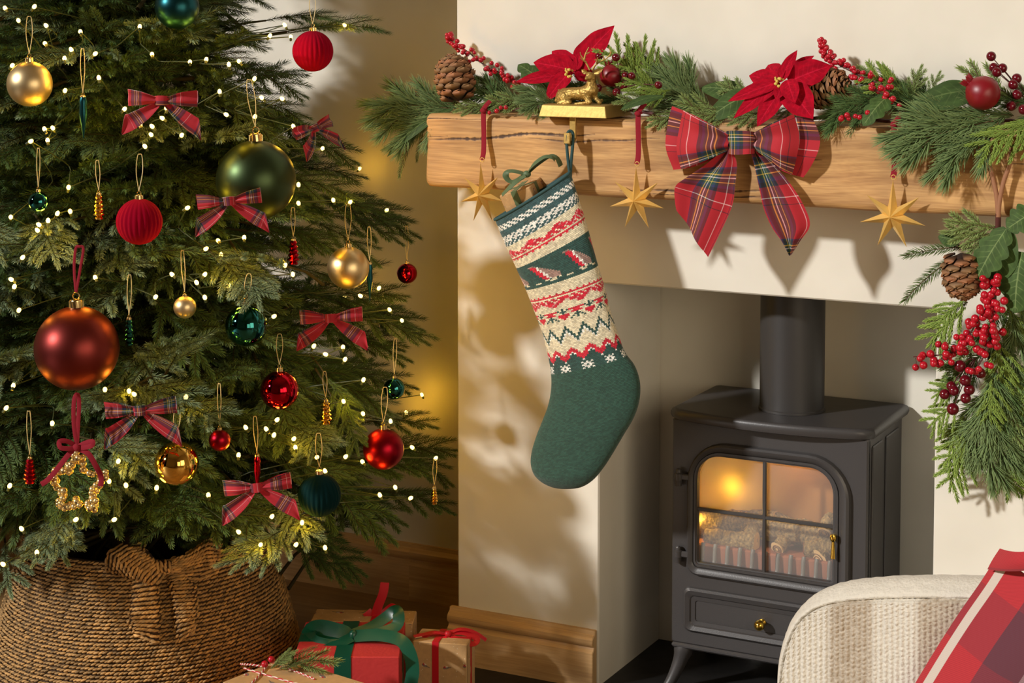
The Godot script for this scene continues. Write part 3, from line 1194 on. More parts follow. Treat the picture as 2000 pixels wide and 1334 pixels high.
func make_basket():
	var t := thing("tree_skirt", "brown woven seagrass tree skirt with a woven bow on its front", "tree skirt", BASKET)
	var dark := mat("seagrass_dark", rgb(66, 46, 26), 0.95)
	var m := mat("seagrass", Color.WHITE, 0.75)
	m.vertex_color_use_as_albedo = true
	var r := RandomNumberGenerator.new()
	r.seed = 21
	var st := stitch_mesh()
	var b := MB.new()
	var prof := []
	for i in 12:
		var y := 0.275 * i / 11.0
		prof.append(Vector2(basket_radius(y) - 0.003, y))
	for i in 12:
		var y := 0.275 * (11 - i) / 11.0
		prof.append(Vector2(basket_radius(y) - 0.011, y))
	prof.append(prof[0])
	b.lathe(prof, 64)
	var body := part("body", b.mesh(60.0), dark, t)
	var at := []
	var along := []
	var out := []
	var rows := 36
	for i in rows + 1:
		var y := 0.004 + 0.270 * i / rows
		var rad := basket_radius(y) + (0.003 if i >= rows - 1 else 0.0)
		var n := int(TAU * rad / 0.0088)
		for k in n:
			var a := TAU * (k + 0.5 * (i % 2) + r.randf_range(-0.15, 0.15)) / n
			var o := Vector3(cos(a), 0.28, sin(a)).normalized()
			at.append(Vector3(cos(a) * rad, y + r.randf_range(-0.0008, 0.0008), sin(a) * rad))
			along.append(Vector3(-sin(a), 0, cos(a)))
			out.append(o)
	weave(body, at, along, out, st, m, r, 0.0135)
	# bow of the same cord: [kind, rows of (u, v) left to right edges], stitched across
	var bow := [
		["bow_loop", [[208, 1112, 300, 1143], [214, 1080, 306, 1138], [240, 1064, 316, 1126], [278, 1064, 322, 1112]], 0.046],
		["bow_loop", [[312, 1118, 336, 1094], [352, 1128, 372, 1080], [392, 1128, 408, 1054], [424, 1116, 432, 1062]], 0.020],
		["bow_knot", [[292, 1094, 338, 1094], [294, 1106, 336, 1106], [298, 1120, 334, 1120]], 0.042],
		["bow_tail", [[262, 1130, 304, 1118], [256, 1170, 312, 1164], [252, 1210, 316, 1206], [262, 1236, 310, 1254]], 0.022],
		["bow_tail", [[328, 1118, 352, 1112], [334, 1150, 384, 1148], [340, 1196, 386, 1194], [346, 1252, 376, 1232]], 0.022],
	]
	for q in bow:
		var secs: Array = q[1]
		var rws := []
		var nu := 14
		var nv := 12
		for i in nv + 1:
			var f := float(i) / nv * (secs.size() - 1)
			var k := mini(int(f), secs.size() - 2)
			var w := f - k
			var row := PackedVector3Array()
			for j in nu + 1:
				var s := float(j) / nu
				var p := Vector2(lerpf(lerpf(secs[k][0], secs[k + 1][0], w), lerpf(secs[k][2], secs[k + 1][2], w), s), lerpf(lerpf(secs[k][1], secs[k + 1][1], w), lerpf(secs[k][3], secs[k + 1][3], w), s))
				var edge := sqrt(maxf(0.0, (1.0 - pow(s * 2 - 1, 4)) * (1.0 - pow(2.0 * i / nv - 1, 4))))
				row.append(on_basket(p.x, p.y, 0.002 + q[2] * edge) - BASKET)
			rws.append(row)
		var piece := part(q[0], sheet(rws), dark, t)
		at = []
		along = []
		out = []
		var tall := (rws[0][0] as Vector3).distance_to(rws[-1][0])
		var wide := (rws[nv / 2][0] as Vector3).distance_to(rws[nv / 2][nu])
		# cords run up the loops and along the tails' width
		var upright: bool = q[0] == "bow_loop" or q[0] == "bow_knot"
		var nrow := int((wide if upright else tall) / 0.0078) + 1
		var nst := int((tall if upright else wide) / 0.0085) + 1
		for i in nrow + 1:
			for k in nst + 1:
				var fi := float(i) / nrow
				var fk := (k + 0.5 * (i % 2)) / (nst + 0.5)
				var s := fi if upright else fk
				var w := fk if upright else fi
				var a := sheet_at(rws, w, s)
				var du := sheet_at(rws, w, minf(s + 0.04, 1.0)) - sheet_at(rws, w, maxf(s - 0.04, 0.0))
				var dv := sheet_at(rws, minf(w + 0.04, 1.0), s) - sheet_at(rws, maxf(w - 0.04, 0.0), s)
				var o := du.cross(dv).normalized()
				if o.dot(cam_basis.z) < 0.0:
					o = -o
				at.append(a + o * 0.0015)
				along.append((dv if upright else du).normalized())
				out.append(o)
		weave(piece, at, along, out, st, m, r, 0.0145, 1.3)


func sheet_at(rws: Array, w: float, s: float) -> Vector3:
	var i := clampf(w, 0.0, 1.0) * (rws.size() - 1)
	var j: float = clampf(s, 0.0, 1.0) * (rws[0].size() - 1)
	var a := mini(int(i), rws.size() - 2)
	var c := mini(int(j), rws[0].size() - 2)
	return (rws[a][c].lerp(rws[a][c + 1], j - c)).lerp(rws[a + 1][c].lerp(rws[a + 1][c + 1], j - c), i - a)


# ---------------------------------------------------------------- armchair and throw in the foreground
# the sight line through the picture met with the upright plane of the armchair's arm, `off` metres in front of it
func on_arm(u: float, v: float, off: float) -> Vector3:
	var n := Vector3(-0.12, 0.0, 0.993).normalized()
	var q := D(1720, 1240, 2.42)
	var d := sight(u, v)
	return CAM + d * ((q - CAM).dot(n) / d.dot(n)) + n * off


func make_armchair():
	var t := thing("armchair", "cream boucle armchair with broad beige stripes in front of the stove", "armchair", Vector3.ZERO)
	var wool := mat("boucle", Color.WHITE, 0.95)
	wool.vertex_color_use_as_albedo = true
	wool.rim_enabled = true
	wool.rim = 0.3
	tri_normal(wool, noise_tex(256, 0.09, 3, Color.WHITE, Color.WHITE, 33, true, 8.0), 0.35)
	wool.uv1_triplanar = true
	wool.uv1_scale = Vector3.ONE * 9.0
	var cream := lin(212, 205, 190)
	var beige := lin(172, 156, 134)
	var n := nz(61, 130.0, 3)
	# outline of the arm as seen from the front: up the left side, round the shoulder, along the top
	var rim := curve([Vector2(1521, 1420), Vector2(1520, 1334), Vector2(1525, 1272), Vector2(1545, 1212), Vector2(1576, 1172), Vector2(1622, 1146), Vector2(1690, 1134), Vector2(1800, 1129), Vector2(1940, 1131), Vector2(2120, 1135)], 80)
	var seam := curve([Vector2(1545, 1420), Vector2(1543, 1334), Vector2(1549, 1278), Vector2(1566, 1226), Vector2(1592, 1192), Vector2(1632, 1172), Vector2(1694, 1163), Vector2(1802, 1159), Vector2(1940, 1161), Vector2(2120, 1166)], 80)
	var rows := []
	var cols := []
	for k in 15:
		var s := k / 14.0
		var row := PackedVector3Array()
		var crow := []
		for i in rim.size():
			var back := clampf((0.45 - s) / 0.45, 0.0, 1.0)
			var p: Vector2 = rim[i].lerp(seam[i], clampf((s - 0.45) / 0.55, 0.0, 1.0) + 2.6 * back * back)
			# the back half of the band goes away from the camera, the front half curls over to the seam
			var off := -0.12 * back + 0.030 * sin(clampf((s - 0.45) / 0.55, 0.0, 1.0) * PI * 0.5) - 0.006 * pow(s, 20.0)
			var q := on_arm(p.x, p.y, off)
			q += cam_basis.z * n.get_noise_3dv(q) * 0.0016 + Vector3(0, 1, 0) * n.get_noise_3dv(q * 1.3) * 0.0012
			row.append(q)
			var cc := cream * (1.0 + 0.14 * n.get_noise_3dv(q * 2.0))
			crow.append(Color(cc.r, cc.g, cc.b))
		rows.append(row)
		cols.append(crow)
	part("arm_band", sheet(rows, 1, 1, cols), wool, t)
	# ribbed front panel between the seam and the frame's lower edge
	rows = []
	cols = []
	var nu := 330
	var nv := 110
	for i in nv + 1:
		var w := float(i) / nv
		var row := PackedVector3Array()
		var crow := []
		for j in nu + 1:
			var s := float(j) / nu
			# left edge follows the seam's upright, top edge the seam's level run
			var top: Vector2 = curve_at(seam, lerpf(0.45, 1.0, s))
			var left: Vector2 = curve_at(seam, lerpf(0.45, 0.0, w))
			var p := Vector2(left.x + (top.x - seam_corner(seam).x) * (2120.0 - left.x) / (2120.0 - seam_corner(seam).x), top.y + (left.y - seam_corner(seam).y) * (1420.0 - top.y) / (1420.0 - seam_corner(seam).y))
			var edge := minf(minf(w * nv * 0.25, s * nu * 0.12), 1.0)
			var rib := p.x / 10.6
			var cord := 0.5 + 0.5 * cos(rib * TAU)
			var nub := 0.5 + 0.5 * cos(p.y / 9.0 * TAU + floorf(rib + 0.5) * 2.6 + n.get_noise_2d(floorf(rib + 0.5) * 3.1, p.y * 0.004) * 3.0)
			var q := on_arm(p.x, p.y, 0.024 + 0.008 * edge + 0.0032 * cord * (0.45 + 0.55 * nub))
			row.append(q)
			var f: float = 0.0
			for band in [[1640, 1722], [1812, 1905], [1990, 2070]]:
				f = maxf(f, smoothstep(band[0] - 12.0, band[0] + 12.0, p.x) * (1.0 - smoothstep(band[1] - 12.0, band[1] + 12.0, p.x)))
			var cc := cream.lerp(beige, f * (0.6 + 0.4 * nub)) * (1.0 + 0.16 * n.get_noise_3dv(q * 1.6))
			crow.append(Color(cc.r, cc.g, cc.b))
		rows.append(row)
		cols.append(crow)
	part("arm_panel", sheet(rows, 1, 1, cols), wool, t)
	# the rest of the chair below and behind the frame of the picture
	var fx := Vector3(0.993, 0, 0.12).normalized()
	var fr := Transform3D(Basis(fx, Vector3.UP, fx.cross(Vector3.UP)), Vector3.ZERO)
	var c := on_arm(1521, 1380, 0.0)
	fr.origin = Vector3(c.x, 0, c.z)
	var b := MB.new()
	b.tint = cream
	b.box(Vector3(0.05, 0.14, -0.12), Vector3(0.62, c.y - 0.02, 0.018), 0.02, fr)
	part("arm_base", b.mesh(40.0, true), wool, t)
	b = MB.new()
	b.tint = cream
	b.box(Vector3(0.22, 0.14, -0.60), Vector3(0.70, 0.36, -0.145), 0.03, fr)
	part("seat", b.mesh(40.0, true), wool, t)
	for q in [[0.10, -0.02], [0.56, -0.02], [0.26, -0.55], [0.66, -0.55]]:
		b = MB.new()
		b.lathe([Vector2(0, 0), Vector2(0.011, 0), Vector2(0.017, 0.145), Vector2(0, 0.145)], 14, Transform3D(Basis(), fr * Vector3(q[0], 0, q[1])))
		part("leg", b.mesh(40.0), M.light_oak, t)
	make_throw()


func seam_corner(seam: Array) -> Vector2:
	return curve_at(seam, 0.45)


func curve_at(c: Array, t: float) -> Vector2:
	var f := clampf(t, 0.0, 1.0) * (c.size() - 1)
	var k := mini(int(f), c.size() - 2)
	return c[k].lerp(c[k + 1], f - k)


func make_throw():
	var t := thing("throw_blanket", "red tartan throw with a pale stripe draped over the right of the armchair", "throw", Vector3.ZERO)
	# checks: red ground, broad smoky plum bands, a pale line inside the hem
	var w := 512
	var im := Image.create(w, w, false, Image.FORMAT_RGB8)
	for y in w:
		for x in w:
			var u := float(x) / w
			var red := rgb(178, 40, 48)
			var plum := rgb(84, 48, 60)
			var c := red
			var du := 0.0 if u < 0.36 else (1.0 if u < 0.86 else 0.0)
			var vv := fposmod(float(y) / w * 2.0 + 0.45, 1.0)
			var dv := 1.0 if vv < 0.5 else 0.0
			var tw := 1.0 if (x + y) % 6 < 3 else 0.0
			c = c.lerp(plum, du * 0.62 + dv * 0.30 * (0.6 + 0.4 * tw))
			if u > 0.135 and u < 0.185:
				c = rgb(214, 200, 186).lerp(rgb(190, 172, 160), tw * 0.6)
			if u > 0.575 and u < 0.60:
				c = c.lerp(rgb(170, 150, 150), 0.6)
			var s := 0.93 + 0.10 * tw
			im.set_pixel(x, y, Color(c.r * s, c.g * s, c.b * s))
	var m := mat("throw_wool", Color.WHITE, 0.9)
	m.albedo_texture = ImageTexture.create_from_image(im)
	m.heightmap_enabled = true
	m.heightmap_texture = m.albedo_texture
	m.heightmap_scale = 0.02
	m.rim_enabled = true
	m.rim = 0.3
	var edge := curve([Vector2(1980, 1060), Vector2(1966, 1082), Vector2(1944, 1116), Vector2(1905, 1172), Vector2(1866, 1232), Vector2(1828, 1294), Vector2(1790, 1358), Vector2(1750, 1425)], 60)
	var rows := []
	for i in edge.size():
		var s := float(i) / (edge.size() - 1)
		var row := PackedVector3Array()
		for j in 31:
			var u := (j - 3) / 27.0
			# across the cloth: to the right and a little down
			var p: Vector2 = edge[i] + Vector2(300.0, 150.0) * maxf(u, 0.0)
			var dd := 0.055 + 0.035 * sin(minf(1.0, maxf(u, 0.0) * 2.2) * PI * 0.5) - 0.012 * sin(u * 7.0 + s * 3.0) * maxf(u, 0.0)
			if j < 3:
				dd -= 0.006 * (3 - j)
				p += Vector2(5.0, 2.5) * pow((3 - j) / 3.0, 2.0)
			row.append(on_arm(p.x, p.y, dd))
		rows.append(row)
	part("cloth", sheet(rows, 1.0, 1.0), m, t)
	# folded corner with the hem turned over
	rows = []
	for i in 9:
		var s := i / 8.0
		var row := PackedVector3Array()
		for j in 13:
			var u := j / 12.0
			var p := Vector2(1964, 1086).lerp(Vector2(1988, 1046), s) + Vector2(lerpf(90, 64, s), lerpf(-10, -6, s)) * u
			row.append(on_arm(p.x, p.y, 0.066 + 0.030 * sin(u * PI * 0.5) + 0.004 * sin(s * PI)))
		rows.append(row)
	part("turned_hem", sheet(rows, 0.1, 0.2, [], 0.02), m, t)


# ---------------------------------------------------------------- greenery pieces shared by the garland and the swag
var sprig := {}


func make_sprigs():
	var wood := lin(88, 72, 44)
	var soft := {"length": 0.030, "width": 0.0016, "angle": 36.0, "step": 0.00055, "flat": 0.25, "bend": 0.6, "wood": wood, "col": lin(54, 82, 42), "tip": lin(126, 146, 92)}
	var pine := {"length": 0.030, "width": 0.0017, "angle": 40.0, "step": 0.0007, "flat": 0.3, "bend": 0.7, "wood": wood, "col": lin(46, 78, 38), "tip": lin(104, 130, 74)}
	var fir := {"length": 0.0125, "width": 0.0021, "angle": 62.0, "step": 0.00085, "flat": 0.8, "bend": 1.2, "wood": wood, "col": lin(74, 98, 40), "tip": lin(148, 164, 98)}
	var dark := {"length": 0.0165, "width": 0.0019, "angle": 58.0, "step": 0.0012, "flat": 0.9, "bend": 1.3, "wood": wood, "col": lin(58, 78, 36), "tip": lin(94, 112, 56)}
	var lime := {"length": 0.0115, "width": 0.0022, "angle": 30.0, "step": 0.0011, "flat": 0.5, "bend": 0.2, "wood": lin(92, 106, 48), "col": lin(84, 116, 40), "tip": lin(146, 166, 76), "stem": 0.001}
	sprig = {
		"soft": [spray(0.14, 3, soft, 301, 0.10), spray(0.14, 4, soft, 302, 0.14)],
		"pine": [spray(0.14, 3, pine, 311, 0.10), spray(0.14, 4, pine, 312, 0.14)],
		"fir": [spray(0.12, 4, fir, 321, 0.12), spray(0.12, 5, fir, 322, 0.16)],
		"dark": [spray(0.12, 0, dark, 331, 0.10), spray(0.12, 3, dark, 332, 0.12)],
		"lime": [spray(0.12, 9, lime, 341, 0.16, 0.0, 0.7), spray(0.12, 10, lime, 342, 0.2, 0.0, 0.6)],
	}
	var m := mat("garland_needles", Color.WHITE, 0.65)
	m.metallic_specular = 0.35
	m.vertex_color_use_as_albedo = true
	m.backlight_enabled = true
	m.backlight = Color(0.25, 0.3, 0.12)
	m = mat("poinsettia_cloth", rgb(160, 4, 32), 0.85)
	m.metallic_specular = 0.25
	m.rim_enabled = false
	m.rim = 0.25
	m.rim_tint = 0.9
	m.backlight_enabled = true
	m.backlight = Color(0.25, 0.03, 0.05)
	m.albedo_texture = ImageTexture.create_from_image(leaf_image(rgb(160, 4, 32), rgb(190, 22, 52)))
	m.albedo_color = Color.WHITE
	m.heightmap_enabled = true
	m.heightmap_texture = m.albedo_texture
	m.heightmap_scale = 0.08
	m = mat("leaf_green", Color.WHITE, 0.65)
	m.metallic_specular = 0.3
	m.albedo_texture = ImageTexture.create_from_image(leaf_image(rgb(62, 84, 40), rgb(110, 128, 78)))
	m.heightmap_enabled = true
	m.heightmap_texture = m.albedo_texture
	m.heightmap_scale = 0.10
	m.backlight_enabled = true
	m.backlight = Color(0.08, 0.1, 0.03)
	m = mat("leaf_dark", Color.WHITE, 0.55)
	m.metallic_specular = 0.25
	m.albedo_texture = ImageTexture.create_from_image(leaf_image(rgb(56, 76, 38), rgb(84, 102, 58)))
	m.backlight_enabled = true
	m.backlight = Color(0.15, 0.2, 0.06)
	mat("berry_red", rgb(176, 18, 38), 0.28)
	mat("berry_dark", rgb(92, 10, 24), 0.16)
	mat("berry_stem", rgb(84, 40, 36), 0.7)
	mat("pomegranate_red", rgb(122, 8, 22), 0.40)
	mat("stamen_yellow", rgb(216, 190, 90), 0.7)
	m = mat("cone_scale", Color.WHITE, 0.7)
	m.vertex_color_use_as_albedo = true
	mat("cone_core", rgb(48, 28, 18), 0.9)


func leaf_image(base: Color, vein: Color) -> Image:
	var w := 128
	var im := Image.create(w, w, false, Image.FORMAT_RGB8)
	var n := nz(83, 0.03, 3)
	for y in w:
		for x in w:
			var s := absf(x / 127.0 - 0.5) * 2.0
			var t := y / 127.0
			var rib := fposmod((t - s * 0.16) * 9.0, 1.0)
			var k := maxf(1.0 - smoothstep(0.02, 0.06, s), 0.75 * (1.0 - smoothstep(0.03, 0.11, minf(rib, 1.0 - rib))) * (1.0 - s))
			var c := base.lerp(vein, k) * (1.0 + 0.18 * n.get_noise_2d(x, y))
			im.set_pixel(x, y, Color(c.r, c.g, c.b))
	return im


# a needled piece from root to tip, both as seen, each at its own distance before the wall
func add_sprig(parent: Node3D, kind: String, tip: Vector2, root: Vector2, z1: float, z0: float, up := Vector3(0, 0.5, 1)):
	var a := Z(root.x, root.y, z0)
	var b := Z(tip.x, tip.y, z1)
	var l := 0.14 if kind == "soft" or kind == "pine" else 0.12
	part({"soft": "pine_sprig", "pine": "pine_sprig", "fir": "fir_sprig", "dark": "fir_sprig", "lime": "cypress_sprig"}[kind], sprig[kind][int(tip.x + root.y) % 2], M.garland_needles, parent, frame(a - parent.position, b - a, up, a.distance_to(b) / l))


# a leaf or petal as a cupped sheet: base, tip, width in metres, how far the edges lift, shape 0 smooth, 1 holly, 2 bract
func leaf_mesh(a: Vector3, b: Vector3, width: float, face: Vector3, lift: float, shape := 0, arch := 0.08, kink := Vector3.ZERO) -> ArrayMesh:
	var d := (b - a).normalized()
	var x := d.cross(face).normalized()
	var z := x.cross(d)
	var l := a.distance_to(b)
	var rows := []
	var nt := 24
	var ns := 10
	for i in nt + 1:
		var t := float(i) / nt
		var w := width * 0.5
		if shape == 0:
			w *= pow(sin(PI * minf(1.0, 0.04 + t * 0.96)), 0.75)
		elif shape == 1:
			w *= pow(sin(PI * (0.05 + t * 0.95)), 0.6) * (0.74 + 0.30 * absf(sin(t * PI * 4.0)))
		else:
			w *= pow(t + 0.02, 0.6) * pow(1.0 - t, 0.95) * 2.45 * (1.0 + 0.10 * sin(t * 11.0) * (1.0 - t))
		if i == nt:
			w = 0.0004
		var row := PackedVector3Array()
		for j in ns + 1:
			var s := float(j) / ns * 2.0 - 1.0
			var p := a + d * l * t + x * w * s
			p += z * (arch * l * sin(PI * t) + lift * w * absf(s) + 0.06 * w * sin(t * 13.0 + s * 2.0) * absf(s)) + kink * t * t
			row.append(p)
		rows.append(row)
	return sheet(rows, 1.0, 1.0)


func poinsettia(parent: Node3D, called_at: Vector3, petals: Array, z0: float):
	var b := MB.new()
	var r := RandomNumberGenerator.new()
	r.seed = 9
	for k in 14:
		var o := Vector3(r.randf_range(-1, 1), r.randf_range(-1, 1), r.randf_range(0.2, 1.2)) * 0.008
		b.ball(called_at + o - parent.position, r.randf_range(0.002, 0.0034), 8, 6)
	var heart := part("poinsettia", b.mesh(60.0), M.stamen_yellow, parent)
	heart.set_meta("kind", "stuff")
	heart.remove_meta("kind")
	for q in petals:   # tip u, v, tip z, width, base u, v, base z, tilt
		var tip := Z(q[0], q[1], q[2]) - parent.position
		var root := (Z(q[4], q[5], q[6]) if q.size() > 6 else called_at) - parent.position
		part("petal", leaf_mesh(root, tip, q[3], Vector3(0.1, 0.3, 1.0), 0.16, 2, 0.06), M.poinsettia_cloth, heart)


var scale_meshes := []


func pinecone(parent: Node3D, base: Vector3, tip: Vector3, rad: float):
	if scale_meshes.size() == 0:
		for v in 3:
			var rows := []
			var cols := []
			for i in 8:
				var t := i / 7.0
				var row := PackedVector3Array()
				var crow := []
				for j in 9:
					var a := TAU * j / 8
					var w := (0.18 + 0.42 * pow(t, 0.8)) * (1.0 if i < 7 else 0.25)
					var h := (0.10 + 0.10 * t) * (1.0 if i < 7 else 0.3)
					row.append(Vector3(cos(a) * w, t * (1.0 + 0.04 * v) - 0.16 * pow(absf(cos(a)), 2.0) * t, sin(a) * h + 0.20 * t * t))
					var c := lin(52, 30, 20).lerp(lin(168 - 10 * v, 112, 74), pow(t, 3.5))  # scale bases coloured very dark to deepen the shade in the gaps
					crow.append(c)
				rows.append(row)
				cols.append(crow)
			scale_meshes.append(sheet(rows, 1, 1, cols))
	var l := base.distance_to(tip)
	var fr := frame(base - parent.position, tip - base, Vector3(0, 0, 1))
	var b := MB.new()
	b.lathe([Vector2(0, 0), Vector2(rad * 0.5, l * 0.08), Vector2(rad * 0.55, l * 0.4), Vector2(rad * 0.3, l * 0.85), Vector2(0, l)], 14, fr)
	var core := part("pinecone", b.mesh(60.0), M.cone_core, parent)
	var n := 70
	for i in n:
		var t := pow((i + 0.5) / n, 0.92)
		var a := i * 2.39996
		var rr := rad * (0.62 + 0.5 * sin(PI * clampf(t * 0.85 + 0.12, 0.0, 1.0))) * (1.0 if t < 0.72 else lerpf(1.0, 0.45, (t - 0.72) / 0.28))
		var out := Vector3(cos(a), 0, sin(a))
		var dir := (out * lerpf(1.0, 0.55, t * t) + Vector3(0, lerpf(0.15, 0.85, t), 0)).normalized()
		var at := Vector3(0, t * l * 0.94, 0) + out * rr * 0.36
		var s := rr * 0.82 * lerpf(1.0, 0.72, t)
		var f := frame(fr * at, fr.basis * dir, fr.basis * Vector3(0, 1, 0), s)
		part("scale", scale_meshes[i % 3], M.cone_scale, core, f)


var berry_mesh: ArrayMesh


func berries(parent: Node3D, path: Array, n: int, r0: float, spread: float, m: Material, sd: int, grow := true):
	if berry_mesh == null:
		var bb := MB.new()
		bb.ball(Vector3.ZERO, 1.0, 14, 9)
		berry_mesh = bb.mesh(80.0)
	var r := RandomNumberGenerator.new()
	r.seed = sd
	var p := []
	for q in curve(path, 30):
		p.append(q - parent.position)
	var b := MB.new()
	b.tube(p, 0.0013, 5)
	var spots := []
	for i in n:
		var f := (i + 0.5) / n
		var at: Vector3 = p[int(f * 29.9)]
		var o := Vector3(r.randf_range(-1, 1), r.randf_range(-1, 1), r.randf_range(-0.4, 1)).normalized() * spread * ((0.25 + 0.9 * sqrt(f)) if grow else 1.0) * r.randf_range(0.4, 1.0)
		b.tube([at - (p[30] - p[0]).normalized() * -0.004, at + o * 0.5, at + o], 0.0005, 4, false)
		spots.append(at + o)
	var stem := part("berry_sprig", b.mesh(60.0), M.berry_stem, parent)
	for s in spots:
		var rr := r0 * r.randf_range(0.85, 1.12)
		part("berry", berry_mesh, m, stem, Transform3D(Basis.from_scale(Vector3.ONE * rr), s))


func big_berries(parent: Node3D, spots: Array, join: Vector3):
	if berry_mesh == null:
		return
	var b := MB.new()
	for q in spots:
		var p := Z(q[0], q[1], q[2]) - parent.position
		var j := join - parent.position
		b.tube([j, j.lerp(p, 0.5) + Vector3(0, 0.004, 0), p], 0.0009, 5)
	var stem := part("berry_sprig", b.mesh(60.0), M.berry_stem, parent)
	for q in spots:
		part("berry", berry_mesh, M.berry_dark, stem, Transform3D(Basis.from_scale(Vector3.ONE * q[3]), Z(q[0], q[1], q[2]) - parent.position))


func pomegranate(parent: Node3D, at: Vector3, r0: float, crown: Vector3):
	var fr := frame(at - parent.position, crown, Vector3(0, 0, 1))
	var b := MB.new()
	b.lathe([Vector2(0, -r0 * 0.96), Vector2(r0 * 0.4, -r0 * 0.88), Vector2(r0 * 0.75, -r0 * 0.62), Vector2(r0 * 0.97, -r0 * 0.2), Vector2(r0 * 0.98, r0 * 0.15), Vector2(r0 * 0.82, r0 * 0.55), Vector2(r0 * 0.5, r0 * 0.84), Vector2(r0 * 0.26, r0 * 0.97), Vector2(r0 * 0.24, r0 * 1.08), Vector2(0, r0 * 1.05)], 28, fr)
	var body := part("pomegranate", b.mesh(70.0), M.pomegranate_red, parent)
	b = MB.new()
	for k in 6:
		var a := TAU * k / 6
		b.lathe([Vector2(r0 * 0.14, 0), Vector2(r0 * 0.10, r0 * 0.22), Vector2(0, r0 * 0.42)], 5, fr * Transform3D(Basis(Vector3(-sin(a), 0, cos(a)), -0.45), Vector3(cos(a) * r0 * 0.2, r0 * 1.0, sin(a) * r0 * 0.2)))
	part("crown", b.mesh(50.0), M.pomegranate_red, body)


